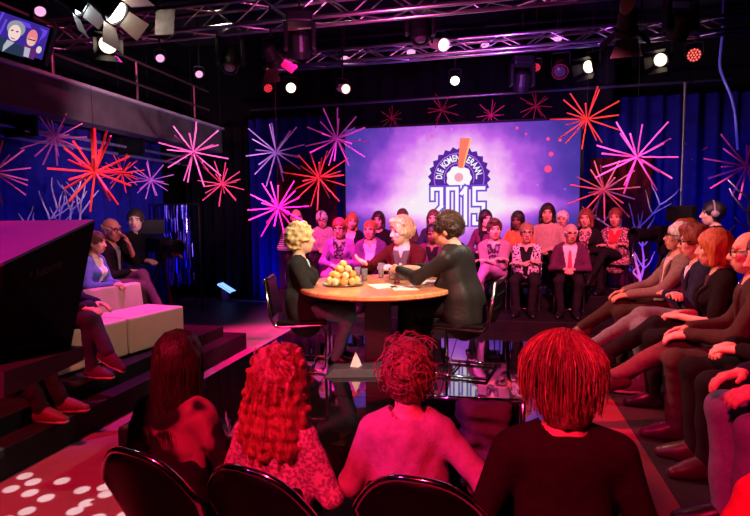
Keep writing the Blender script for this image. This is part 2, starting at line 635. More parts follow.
def person(name_label, loc, facing, sc=1.0, sex='m', seat=0.45, lean=4, tilt=0, head=(0, 0, 0), hands='lap', legs='flat', skin='fair',
           hair='short', hc='brown', top=None, under=None, bottom=None, shoe=None, sole=None, open_=0.0, sleeve=1.0, fat=1.0,
           glasses=False, tie=None, beard=None, vox=0.014, hvox=0.006, lower=True, arms=None, hand_o=None, curl=0.35, group=None, headsc=1.05,
           sock=None, extra=None, seed=None, upper=True, standing=False, foot_dir=None, hem=0.0, scarf=None):
    seed = seed if seed is not None else (abs(hash_s(name_label)) % 10000)
    root = thing('person', name_label, 'person', loc, math.radians(facing), group, sc)
    sk = SKIN[skin]
    hip = v3(0, 0, (0.90 if standing else seat + 0.09))
    Tf = rot(0, -lean, tilt)           # torso frame
    def T(x, y, z): return hip + Tf @ v3(x, y, z)
    fem = sex == 'f'
    sw = 0.155 if fem else 0.18
    wr, cr, pr = ((0.125, 0.142, 0.165) if fem else (0.145, 0.165, 0.158))
    wr *= fat; cr *= (fat + 1) / 2; pr *= (fat + 1) / 2
    sq = 0.64
    neck0 = T(0, -0.005, 0.44)
    Hf = Tf @ rot(*head)
    hs = headsc
    hcn = T(0, 0.015, 0.45) + (Tf @ v3(0, 0, 0.055)) + Hf @ v3(0, 0.015, 0.105) * hs
    def H(x, y, z): return hcn + Hf @ (v3(x, y, z) * hs)

    def torso(off):
        P = [cap(T(0, 0, 0.02), T(0, 0.01, 0.17), pr + off, wr + off, sq, Tf), cap(T(0, 0.01, 0.17), T(0, 0, 0.34), wr + off, cr + off, sq, Tf),
             cap(T(-sw * 0.72, -0.01, 0.395), T(sw * 0.72, -0.01, 0.395), 0.062 + off, 0.062 + off, 1.0, Tf), cap(T(0, -0.01, 0.40), T(0, -0.01, 0.45), 0.085 + off, 0.052 + off, 0.8, Tf)]
        if fem:
            for s in (-1, 1):
                P.append(ell(T(s * 0.062, 0.075, 0.275), v3(0.066, 0.062, 0.066) + off, Tf))
        if fat > 1.1:
            P.append(ell(T(0, 0.06, 0.13), v3(0.13, 0.12, 0.13) * fat + off, Tf))
        return P
    # arms
    sh = {s: T(s * sw, -0.01, 0.385) for s in (-1, 1)}
    HAND = {'lap': {1: ((0.10, 0.22, 0.10), (-0.75, 0.6, -0.15)), -1: ((-0.10, 0.24, 0.115), (0.75, 0.6, -0.1))},
            'clasped': {1: ((0.07, 0.27, 0.13), (-0.6, 0.75, -0.1)), -1: ((-0.07, 0.27, 0.13), (0.6, 0.75, -0.1))},
            'crossed': {1: ((-0.06, 0.20, 0.22), (-1.0, 0.0, 0.15)), -1: ((0.06, 0.235, 0.20), (1.0, -0.05, 0.1))},
            'knees': {1: ((0.12, 0.36, 0.12), (-0.2, 0.95, -0.2)), -1: ((-0.12, 0.36, 0.12), (0.2, 0.95, -0.2))},
            'down': {1: ((0.24, 0.03, -0.12), (0, 0.1, -1)), -1: ((-0.24, 0.03, -0.12), (0, 0.1, -1))}}
    W, HD, EL = {}, {}, {}
    for s in (-1, 1):
        wloc, hd = HAND[hands][s]
        if arms and s in arms:
            wloc, hd = arms[s]
        EL[s], W[s] = two_bone(sh[s], hip + v3(*wloc), 0.285, 0.255, v3(s * 0.8, -0.5, -0.7))
        HD[s] = nrm(hd)
    # legs
    LEG = {'flat': {1: (0.10, 0.42), -1: (-0.10, 0.42)}, 'apart': {1: (0.17, 0.44), -1: (-0.17, 0.40)}, 'back': {1: (0.08, 0.30), -1: (-0.08, 0.34)},
           'fwd': {1: (0.10, 0.56), -1: (-0.12, 0.50)}}
    K, A, FD = {}, {}, {}
    for s in (-1, 1):
        hp = hip + v3(s * 0.085, 0, 0)
        pole = v3(s * 0.15, 0.5, 1.0)
        fd = v3(s * 0.2, 1, 0)
        if legs == 'cross_r' and s == 1:
            an = hip + v3(-0.20, 0.60, -0.24); pole = v3(0.1, 0.1, 1); fd = v3(-0.15, 0.9, -0.45)
        elif legs == 'cross_l' and s == -1:
            an = hip + v3(0.20, 0.60, -0.24); pole = v3(-0.1, 0.1, 1); fd = v3(0.15, 0.9, -0.45)
        elif standing:
            an = v3(s * 0.11, 0, 0.085); pole = v3(0, 1, 0)
        else:
            tb = LEG.get(legs, LEG['flat'])[s]
            an = v3(tb[0], tb[1], 0.085)
        if foot_dir and s in foot_dir:
            an, pole, fd = [np.array(q, float) for q in foot_dir[s]]
        K[s], A[s] = two_bone(hp, an, 0.43, 0.42, pole)
        FD[s] = nrm(fd)

    def leg(s, off, full=True):
        hp = hip + v3(s * 0.085, 0, 0.0)
        return [cap(hp, K[s], 0.083 + off, 0.056 + off), cap(K[s], A[s] - nrm(A[s] - K[s]) * 0.0, 0.053 + off, 0.036 + off * 1.25)]

    def arm(s, off, f=1.0):
        P = [cap(sh[s], EL[s] if f > 0.45 else sh[s] + (EL[s] - sh[s]) * (f / 0.5), 0.05 + off, 0.041 + off)]
        if f > 0.55:
            P.append(cap(EL[s], EL[s] + (W[s] - EL[s]) * min(1.0, (f - 0.5) * 2), 0.041 + off, 0.029 + off))
        return P
    # ---- body: one mesh
    Vs, Qs, Ms = [], [], []
    n0 = 0

    def add(v, q, m):
        nonlocal n0
        Vs.append(v); Qs.append(q + n0); Ms.append(m)
        n0 += len(v)
    P = torso(-0.012)
    for s in (-1, 1):
        P += arm(s, -0.004)
        if lower:
            P += leg(s, -0.010)
            P.append(cap(A[s], A[s] + FD[s] * 0.05 - nrm(K[s] - A[s]) * 0.03, 0.030, 0.022))
    P.append(cap(T(0, -0.01, 0.40), hcn + Hf @ v3(0, -0.02, -0.05), 0.056 if fem else 0.062, 0.050 if fem else 0.058))
    v, q = sdf_mesh(P, 0.018, 0.03)
    add(v, q, np.zeros(len(q), int))
    HP = [ell(H(0, -0.012, 0.025), v3(0.076, 0.096, 0.098) * hs, Hf), ell(H(0, 0.016, -0.032), v3(0.064, 0.074, 0.088) * hs, Hf), ell(H(0, 0.048, -0.090), v3(0.032, 0.03, 0.026) * hs, Hf),
          ell(H(0, 0.03, -0.06), v3(0.054, 0.055, 0.05) * hs, Hf)]
    ND = [cap(H(0, 0.086, 0.012), H(0, 0.106, -0.024), 0.0095 * hs, 0.0135 * hs), ell(H(0.012, 0.094, -0.028), v3(0.009, 0.01, 0.008) * hs, Hf), ell(H(-0.012, 0.094, -0.028), v3(0.009, 0.01, 0.008) * hs, Hf),
          ell(H(0, 0.084, -0.055), v3(0.025, 0.012, 0.006) * hs, Hf), ell(H(0, 0.083, -0.066), v3(0.021, 0.012, 0.007) * hs, Hf), cap(H(-0.045, 0.068, 0.034), H(0.045, 0.068, 0.034), 0.013 * hs),
          ell(H(0.04, 0.062, -0.022), v3(0.022, 0.02, 0.02) * hs, Hf), ell(H(-0.04, 0.062, -0.022), v3(0.022, 0.02, 0.02) * hs, Hf)]
    for s in (-1, 1):
        ND.append(ell(H(s * 0.077, -0.012, -0.008), v3(0.010, 0.020, 0.032) * hs, Hf @ rot(s * -20, 0, s * 8)))
    SUB = [ell(H(s * 0.032, 0.094, 0.012), v3(0.018, 0.018, 0.012) * hs, Hf) for s in (-1, 1)]
    HP.append(cap(H(0, -0.02, -0.04), H(0, -0.03, -0.13), 0.052 * hs, 0.05 * hs))
    v, q = sdf_mesh(HP + ND, hvox, 0.018, sub=SUB)
    fc = (v[q].mean(axis=1) - hcn) @ Hf / hs
    m = np.zeros(len(q), int)
    x, y, z = np.abs(fc[:, 0]), fc[:, 1], fc[:, 2]
    m[(x < 0.024) & (y > 0.07) & (z < -0.047) & (z > -0.073)] = 1
    m[(x > 0.012) & (x < 0.052) & (y > 0.055) & (z > 0.026) & (z < 0.038)] = 2
    if beard:
        m[(z < -0.035 + 0.3 * np.maximum(0, x - 0.04)) & (y > -0.005) & (z > -0.12) & (m != 1)] = 3
        m[(x < 0.03) & (y > 0.07) & (z > -0.05) & (z < -0.038)] = 3
    add(v, q, m)
    for s in (-1, 1):
        v, q = sphere_np((s * 0.031, 0.068, 0.012), 0.0135)
        fc = v[q].mean(axis=1)
        mm = np.where((fc[:, 1] > 0.0745), 5, 4)
        add(hcn + (v * hs) @ Hf.T, q, mm)
    if upper:
        for s in (-1, 1):
            nmv = v3(-s * 0.3, 0.1, -1)
            if hand_o and s in hand_o:
                nmv = v3(*hand_o[s])
            wv = nrm(W[s] - EL[s])
            P = hand_prims(W[s] + wv * 0.0, HD[s], nmv, side_of(HD[s], nmv, s), curl)
            P.append(cap(W[s] - wv * 0.05, W[s] + HD[s] * 0.02, 0.026, 0.024))
            v, q = sdf_mesh(P, hvox, 0.010)
            add(v, q, np.zeros(len(q), int))
    bm_ = hair_mat(beard) if beard else hair_mat(hc if hc not in ('white', 'blond') else 'light')
    me = np_mesh('body', np.concatenate(Vs), np.concatenate(Qs), np.concatenate(Ms))
    link('body', me, root, [sk, LIPD if skin == 'brown' else LIP, hair_mat('dark' if hc in ('black', 'dark', 'brown') else 'light' if hc != 'ginger' else 'auburn'), bm_, EYEW, IRIS])
    # ---- clothes
    if upper:
        V0 = 0.30 - open_ * 0.32 if open_ else 0.0
        ztop = 0.425 if open_ == 0 else 0.445

        def cutj(X):
            L = (X - hip) @ Tf
            # cut off above the neckline and at the hem
            d = (L[..., 2] - ztop - 0.45 * np.maximum(0, -L[..., 1]) + 0.12 * np.maximum(0, L[..., 1]))
            d = np.minimum(d, 0.082 - np.sqrt(L[..., 0] ** 2 + (L[..., 1] + 0.005) ** 2))
            if open_:
                w = 0.015 + 0.075 * np.clip((L[..., 2] - V0) / (0.40 - V0), 0, 1)
                wedge = np.minimum(np.minimum(w - np.abs(L[..., 0]), L[..., 2] - V0), L[..., 1] - 0.03)
                d = np.maximum(d, wedge)
            return d
        P = torso(0.014)
        for s in (-1, 1):
            P += arm(s, 0.011, sleeve)
        if hem > 0:
            P.append(cap(T(0, 0, 0.05), T(0, 0.03, -0.06), pr + 0.03, pr + 0.05, 0.75, Tf))
        v, q = sdf_mesh(P, vox, 0.035, cuts=cutj, noise=folds(seed, 0.0032))
        link('jacket' if open_ else 'top', np_mesh('top', v, q), root, top)
        if open_ and hvox <= 0.0051:
            PT = torso(0.014)
            for s in (-1, 1):
                pts = []
                for z in np.linspace(0.415, V0 + 0.02, 9):
                    x = s * (0.024 + 0.078 * min(1, max(0, (z - V0) / (0.40 - V0))))
                    yy = np.linspace(0.26, 0.0, 80)
                    X = np.array([T(x, y_, z) for y_ in yy])
                    D = np.min([pdist(p, X) for p in PT], axis=0)
                    k_ = int(np.argmax(D < 0.004)) if (D < 0.004).any() else 60
                    pts.append(T(x, yy[k_], z))
                bm = B(); tube(bm, pts, 0.012, 8, radii=[0.010, 0.015, 0.018, 0.018, 0.016, 0.014, 0.011, 0.008, 0.005])
                obj('lapel', bm, top, root, True)
        if open_ or under:
            zt = 0.462 if tie is not None else 0.440

            def cuts(X):
                L = (X - hip) @ Tf
                d = L[..., 2] - zt + 0.10 * np.maximum(0, L[..., 1])
                vee = np.minimum(np.minimum(0.004 + 0.30 * (L[..., 2] - 0.36) - np.abs(L[..., 0]), L[..., 2] - 0.36), L[..., 1] - 0.02)
                return np.maximum(d, vee) if tie is None else d
            P = torso(0.005)
            v, q = sdf_mesh(P, vox, 0.03, cuts=cuts)
            link('shirt', np_mesh('shirt', v, q), root, under)
        if tie:
            bm = B()
            pts = [T(0, 0.09, 0.405), T(0, 0.112, 0.36), T(0, 0.118, 0.25), T(0, 0.118, 0.12)]
            for i in range(3):
                w0, w1 = (0.012, 0.018, 0.026, 0.034)[i:i + 2]
                a, b = pts[i], pts[i + 1]
                ex = Tf @ v3(1, 0, 0)
                ey = Tf @ v3(0, 0.012, 0)
                prism(bm, [a - ex * w0, a + ex * w0, b + ex * w1, b - ex * w1], ey)
            obj('tie', bm, tie, root)
        if scarf is not None:
            c = T(0, -0.01, 0.44)
            pts = [c + Tf @ v3(0.085 * math.cos(t), 0.085 * math.sin(t) + 0.01, -0.03 * math.sin(t)) for t in np.linspace(0, 2 * PI, 20, endpoint=False)]
            bm = B(); tube(bm, pts, 0.03, 8, closed=True)
            tube(bm, [c + Tf @ v3(0.03, 0.10, -0.03), c + Tf @ v3(0.04, 0.13, -0.14), c + Tf @ v3(0.05, 0.13, -0.30)], 0.03, 8)
            obj('scarf', bm, scarf, root, True)
    if lower:
        P = [cap(T(0, 0, 0.0), T(0, 0, 0.09), pr + 0.008, pr + 0.002, 0.68, Tf)]
        for s in (-1, 1):
            P += leg(s, 0.012)

        def cutl(X):
            d = np.full(X.shape[:3], -1.0)
            for s in (-1, 1):
                u = nrm(A[s] - K[s])
                t = (X - A[s]) @ u
                near = np.linalg.norm(X - A[s], axis=-1) - 0.12
                d = np.maximum(d, np.minimum(t - 0.035, -near))
            return d
        v, q = sdf_mesh(P, vox, 0.03, cuts=cutl, noise=folds(seed + 1, 0.004))
        link('trousers', np_mesh('trousers', v, q), root, bottom)
        for s in (-1, 1):
            a, fd = A[s], FD[s]
            up = nrm(K[s] - A[s]); up = nrm(v3(0, 0, 1) - fd * fd[2])
            sd = np.cross(fd, up)
            fr = np.stack([sd, fd, up], axis=1)
            def S(x, y, z): return a + fr @ v3(x, y, z)
            P = [cap(S(0, -0.035, -0.045), S(0, 0.07, -0.05), 0.040, 0.043), cap(S(0, 0.07, -0.05), S(0, 0.165, -0.06), 0.044, 0.034), cap(S(0, -0.02, -0.01), S(0, 0.0, -0.04), 0.042, 0.044), cap(S(0, 0.015, 0.0), S(0, 0.11, -0.04), 0.040, 0.034)]

            def cut_s(X):
                L = (X - a) @ fr
                return np.maximum(-0.083 - L[..., 2], L[..., 2] - 0.030)
            v, q = sdf_mesh(P, min(vox, 0.01), 0.03, cuts=cut_s)
            fc = (v[q].mean(axis=1) - a) @ fr
            so = link('shoe', np_mesh('shoe', v, q, (fc[:, 2] < -0.062).astype(int)), root, [shoe, sole or shoe])
            if sock is not None:
                bm = B(); tube(bm, [a, a + nrm(K[s] - a) * 0.10], 0.042, 12); obj('sock', bm, sock, root, True)
    # ---- hair
    hm = hair_mat(hc)
    root_hair = None
    if hair != 'bald':
        root_hair = make_hair(root, hair, H, Hf, hcn, hs, hm, min(hvox * 1.2, 0.008), seed)
    if glasses:
        bm = B()
        for s in (-1, 1):
            pts = [H(s * 0.033 + 0.026 * math.cos(t), 0.098, 0.008 + 0.019 * math.sin(t)) for t in np.linspace(0, 2 * PI, 12, endpoint=False)]
            tube(bm, pts, 0.0032 * hs, 6, closed=True)
            tube(bm, [H(s * 0.058, 0.096, 0.012), H(s * 0.080, 0.05, 0.014), H(s * 0.082, -0.01, 0.012)], 0.0026 * hs, 6)
        tube(bm, [H(-0.01, 0.1, 0.012), H(0.01, 0.1, 0.012)], 0.0026 * hs, 6)
        obj('glasses', bm, BLACKPL, root, True)
    if extra:
        extra(root_hair or root, H, T, W, Hf, hip)
    root['_top'] = float(hcn[2] + 0.125 * hs)
    del root['_top']
    return root


def hash_s(s):
    h = 7
    for c in s:
        h = (h * 31 + ord(c)) & 0x7fffffff
    return h


def side_of(d, nm, s):
    """thumb of the own right hand (s = 1) lies to the inside when the palm looks down"""
    lat = np.cross(nrm(d), nrm(nm - np.asarray(d) * np.dot(nm, d)))
    inner = v3(-s, 0.3, 0.2)
    return 1.0 if lat @ inner > 0 else -1.0


def make_hair(root, style, H, Hf, hcn, hs, hm, vox, seed):
    r = np.random.RandomState(seed)
    NW = 14
    ks = r.normal(size=(NW, 3)) * np.array([95, 95, 32])
    if style in ('curly', 'bigcurly', 'wavy'):
        ks = r.normal(size=(NW, 3))
        ks = ks / np.linalg.norm(ks, axis=1)[:, None] * r.uniform(0.6, 1.5, NW)[:, None] * (110 if style != 'wavy' else 75)
    ph = r.uniform(0, 6.28, NW)
    amp = {'curly': 0.010, 'bigcurly': 0.014, 'wavy': 0.008}.get(style, 0.003)

    def noise(X):
        L = (X - hcn) @ Hf / hs
        return amp * 0.38 * sum(np.sin(L @ ks[i] + ph[i]) for i in range(NW)) / 1.6
    g = {'short': 0.012, 'crop': 0.007, 'fringe': 0.008, 'curly': 0.026, 'wavy': 0.012, 'bigcurly': 0.05, 'long': 0.016, 'bob': 0.020, 'quiff': 0.016, 'bun': 0.024, 'layered': 0.022}[style]
    P = [ell(H(0, -0.014, 0.028), v3(0.078 + g, 0.098 + g, 0.100 + g) * hs, Hf)]
    zc = -0.055
    if style == 'quiff':
        P.append(ell(H(0.01, 0.055, 0.105), v3(0.06, 0.05, 0.035) * hs, Hf))
    if style == 'wavy':
        P.append(ell(H(0, -0.026, 0.036), v3(0.091, 0.104, 0.102) * hs, Hf))
        zc = -0.075
    if style in ('curly', 'layered'):
        P.append(ell(H(0, -0.06, -0.02), v3(0.082, 0.065, 0.085) * hs, Hf))
        zc = -0.085
    if style == 'layered':
        P.append(ell(H(0, -0.055, -0.05), v3(0.088, 0.07, 0.10) * hs, Hf))
        zc = -0.13
    if style == 'bigcurly':
        P += [ell(H(0, -0.05, -0.10), v3(0.15, 0.10, 0.15) * hs, Hf), ell(H(0, -0.06, -0.20), v3(0.15, 0.09, 0.13) * hs, Hf)]
        zc = -0.4
    if style == 'long':
        P += [ell(H(0, -0.06, -0.10), v3(0.088, 0.058, 0.18) * hs, Hf)]
        for s in (-1, 1):
            P.append(cap(H(s * 0.076, -0.005, 0.02), H(s * 0.088, 0.02, -0.21), 0.026 * hs, 0.022 * hs))
        zc = -0.4
    if style == 'bob':
        P += [ell(H(0, -0.055, -0.045), v3(0.098, 0.065, 0.10) * hs, Hf)]
        for s in (-1, 1):
            P.append(cap(H(s * 0.078, 0.0, 0.02), H(s * 0.085, 0.015, -0.10), 0.028 * hs, 0.026 * hs))
        zc = -0.4
    if style == 'bun':
        P += [ell(H(0, -0.10, 0.055), v3(0.058, 0.05, 0.055) * hs, Hf), ell(H(0, -0.05, -0.03), v3(0.075, 0.06, 0.07) * hs, Hf)]
        zc = -0.10
    hl = 0.058 if style in ('short', 'crop', 'curly', 'wavy', 'bun', 'layered') else 0.066

    def cuts(X):
        L = (X - hcn) @ Hf / hs
        x, y, z = L[..., 0], L[..., 1], L[..., 2]
        face = 1.0 - np.sqrt((x / 0.076) ** 2 + ((y - 0.12) / 0.118) ** 2 + ((z + 0.035) / (hl + 0.035)) ** 2)
        d = face * 0.05
        d = np.maximum(d, zc - z)
        if zc > -0.2:      # ears and cheeks stay free
            d = np.maximum(d, np.minimum(-0.015 - z, y + 0.012 + z * 0.25))
        if style == 'fringe':
            d = np.maximum(d, np.minimum(z - 0.035 + 0.25 * y, 0.2))
        return d * hs
    v, q = sdf_mesh(P, vox, 0.03, cuts=cuts, noise=noise)
    return link('hair', np_mesh('hair', v, q), root, hm)

# ------------------------------------------------------------------ the room
def struct(name, bm, m, smooth=False):
    o = obj(name, bm, m, None, smooth)
    o['kind'] = 'structure'
    return o


CARPET = mat('studio_floor_paint', (0.13, 0.115, 0.115), 0.5, noise=0.12, nscale=6, spec=0.3)
RISER = mat('riser_black', (0.006, 0.0055, 0.006), 0.6, spec=0.15, noise=0.3, nscale=8)
RISERTOP = mat('riser_carpet', (0.012, 0.010, 0.010), 0.8, spec=0.1, noise=0.2, nscale=30)
VELVET = mat('blue_velvet', (0.010, 0.010, 0.17), 0.9, spec=0.05, noise=0.2, nscale=9)
DRAPE = mat('black_drape', (0.004, 0.004, 0.006), 0.9, spec=0.05)


def floor_mat():
    m = mat('mirror_black_floor', (0.006, 0.006, 0.007), 0.055, spec=0.9, coat=1.0)
    m.node_tree.nodes['Principled BSDF'].inputs['Coat Roughness'].default_value = 0.03
    m.node_tree.nodes['Principled BSDF'].inputs['Coat IOR'].default_value = 2.0
    return m


bm = B(); box(bm, -6.6, 6.0, -3.0, 11.0, -0.1, 0.0); struct('floor', bm, CARPET)
bm = B(); box(bm, -6.6, 6.0, -3.0, 11.0, 5.3, 5.4); struct('ceiling', bm, mat('ceiling_black', (0.003, 0.003, 0.003), 0.9))
bm = B(); box(bm, -6.7, -6.6, -3.0, 11.0, 0, 5.3); struct('wall_left', bm, DRAPE)
bm = B(); box(bm, 5.0, 5.1, -3.0, 11.0, 0, 5.3); struct('wall_right', bm, DRAPE)
bm = B(); box(bm, -6.6, 5.0, 11.0, 11.1, 0, 5.3); struct('wall_back', bm, DRAPE)
bm = B(); box(bm, -6.6, 5.0, -3.1, -3.0, 0, 5.3); struct('wall_front', bm, DRAPE)

# mirror-black stage platform laid in one metre panels
PX0, PX1, PY0, PY1, PZ = -2.40, 0.62, 3.06, 6.55, 0.28
bm = B(); box(bm, PX0, PX1, PY0, PY1, 0.0, PZ - 0.012); struct('stage_platform', bm, RISER)
MIRROR = floor_mat()
ys = [PY0, 3.94, 4.94, 5.94, PY1]
xs = [PX0, -1.40, -0.40, PX1]
bm = B()
for i in range(3):
    for j in range(4):
        box(bm, xs[i] + 0.003, xs[i + 1] - 0.003, ys[j] + 0.003, ys[j + 1] - 0.003, PZ - 0.012, PZ, 0.0015, seg=1)
struct('stage_floor', bm, MIRROR)
# audience risers
bm = B(); box(bm, -2.45, 2.3, 6.55, 7.62, 0.0, 0.40, 0.006); struct('riser_floor', bm, RISER)
bm = B(); box(bm, -3.15, 2.3, 7.62, 8.7, 0.0, 0.56, 0.006); struct('riser_floor', bm, RISER)
bm = B(); box(bm, 0.625, 0.86, 1.9, 6.5, 0.0, 0.276, 0.003); struct('aisle_floor', bm, mat('aisle_paint', (0.075, 0.014, 0.016), 0.6, spec=0.2))
bm = B(); box(bm, 0.862, 1.98, 1.9, 6.5, 0.0, 0.279, 0.004); struct('riser_floor', bm, RISERTOP)
bm = B(); box(bm, 1.98, 3.2, 1.9, 6.5, 0.0, 0.46, 0.006); struct('riser_floor', bm, RISER)
# steps by the seats
bm = B(); box(bm, -3.75, -3.02, 1.2, 6.27, 0.0, 0.20, 0.006); struct('step_floor', bm, RISER)
bm = B(); box(bm, -5.0, -3.20, 1.2, 6.03, 0.0, 0.33, 0.006); struct('step_floor', bm, RISER)


# gathered curtains
def curtain(name, p0, p1, z0, z1, m, label, waves=14, amp=0.07, cat='curtain', group=None, seed=1):
    r = random.Random(seed)
    p0, p1 = Vector((*p0, 0)), Vector((*p1, 0))
    d = p1 - p0
    nrml = Vector((-d.y, d.x, 0)).normalized()
    n = waves * 8
    bm = B()
    ph = [r.uniform(-0.8, 0.8) for _ in range(waves + 2)]
    rows = []
    for k, z in enumerate((z0, z0 + (z1 - z0) * 0.35, z0 + (z1 - z0) * 0.7, z1)):
        row = []
        for i in range(n + 1):
            t = i / n
            a = amp * (1.0 - 0.12 * k) * (math.sin(2 * PI * waves * t + ph[int(t * waves)] * 0.5) + 0.3 * math.sin(5.1 * PI * waves * t / 3))
            row.append(p0 + d * t + nrml * a + Vector((0, 0, z)))
        rows.append(row)
    th = nrml * 0.012
    fr = [[bm.verts.new(c) for c in row] for row in rows]
    bk = [[bm.verts.new(c + th) for c in row] for row in rows]
    for k in range(3):
        for i in range(n):
            bm.faces.new((fr[k][i], fr[k][i + 1], fr[k + 1][i + 1], fr[k + 1][i]))
            bm.faces.new((bk[k][i + 1], bk[k][i], bk[k + 1][i], bk[k + 1][i + 1]))
    for k in (0, 3):
        for i in range(n):
            bm.faces.new((fr[k][i], bk[k][i], bk[k][i + 1], fr[k][i + 1]) if k == 0 else (fr[k][i + 1], bk[k][i + 1], bk[k][i], fr[k][i]))
    for i in (0, n):
        for k in range(3):
            bm.faces.new((fr[k][i], fr[k + 1][i], bk[k + 1][i], bk[k][i]))
    bmesh.ops.recalc_face_normals(bm, faces=bm.faces[:])
    o = obj(name, bm, m, None, True)
    return tag(o, label, cat, group)


curtain('curtain', (-6.2, 2.6), (-6.2, 9.4), 0.02, 3.0, VELVET, 'long blue velvet curtain behind the sofa, under the grey gallery beam', 22, 0.09, seed=3)
curtain('curtain', (-6.1, 10.1), (-4.7, 10.1), 0.02, 3.4, DRAPE, 'black drape in the dark corner behind the small blue floor light', 6, 0.08, seed=4)
curtain('curtain', (-4.65, 10.0), (-2.3, 10.0), 0.02, 3.5, VELVET, 'blue velvet curtain to the sofa side of the large screen', 9, 0.09, seed=5)
curtain('curtain', (1.35, 9.95), (4.6, 9.95), 0.02, 3.55, VELVET, 'blue velvet curtain between the large screen and the cameraman with headphones', 12, 0.08, seed=6)
curtain('curtain', (4.7, 9.8), (4.7, 2.5), 0.02, 4.4, DRAPE, 'black drape along the side wall behind the stepped audience', 20, 0.08, seed=8)
curtain('curtain', (-2.9, 9.75), (1.9, 9.75), 3.15, 4.3, DRAPE, 'short black border drape hanging above the large screen', 14, 0.05, seed=9)

RED_LIGHT_CLOTH = mat('red_light_cloth', (0.11, 0.008, 0.015), 0.9, spec=0.05)  # red light on the curtains, put into the colour of two added panels
curtain('curtain', (-4.0, 9.8), (-2.85, 9.8), 0.02, 2.6, RED_LIGHT_CLOTH, 'added cloth coloured as red light, behind the magenta star and the bald man in stripes', 5, 0.06, seed=12)
curtain('curtain', (1.55, 9.75), (2.5, 9.75), 0.02, 2.55, RED_LIGHT_CLOTH, 'added cloth coloured as red light behind the salmon star and two women at screen edge', 5, 0.06, seed=13)

# grey gallery beam with a cable tray under it
bm = B()
box(bm, -5.3, -5.0, 2.4, 9.6, 2.84, 3.26, 0.01)
o = thing('gallery_beam', 'long grey beam under the black gallery above the sofa', 'beam')
obj('fascia', bm, mat('beam_grey', (0.06, 0.052, 0.056), 0.7, spec=0.15, noise=0.2, nscale=4), o)
bm = B(); box(bm, -5.34, -4.95, 2.4, 9.6, 3.26, 3.30, 0.004); obj('top_rail', bm, mat('beam_edge', (0.45, 0.42, 0.43), 0.4, 0.4), o)
for k, z in enumerate((2.72, 2.62)):
    bm = B(); tube(bm, [(-5.5 - 0.15 * k, 2.4, z), (-5.5 - 0.15 * k, 9.5, z)], 0.022, 8); obj('curtain_rail', bm, mat('rail_blue', (0.25, 0.25, 0.4), 0.35, 0.6), o)
for y in (3.5, 5.5, 7.5, 9.2):
    bm = B(); box(bm, -5.66, -5.2, y - 0.02, y + 0.02, 2.60, 2.86); obj('bracket', bm, BLACK, o)
g = thing('gallery_railing', 'thin dark railing on the gallery above the grey beam', 'railing')
for z in (3.62, 3.95):
    bm = B(); tube(bm, [(-5.2, 2.4, z), (-5.2, 9.5, z)], 0.018, 8); obj('rail', bm, mat('rail_dark', (0.10, 0.06, 0.06), 0.4, 0.5), g)
for y in (2.6, 4.2, 5.8, 7.4, 9.0):
    bm = B(); tube(bm, [(-5.2, y, 3.28), (-5.2, y, 3.96)], 0.018, 8); obj('post', bm, mat('rail_dark', (0.10, 0.06, 0.06), 0.4, 0.5), g)

# ------------------------------------------------------------------ the big screen
SX0, SX1, SY, SZ0, SZ1 = -2.51, 1.30, 9.2, 0.92, 3.11
scr = thing('video_screen', 'huge purple projection screen behind the audience, showing a serrated badge and 2015', 'screen', ((SX0 + SX1) / 2, SY, SZ0))
SCX = (SX0 + SX1) / 2


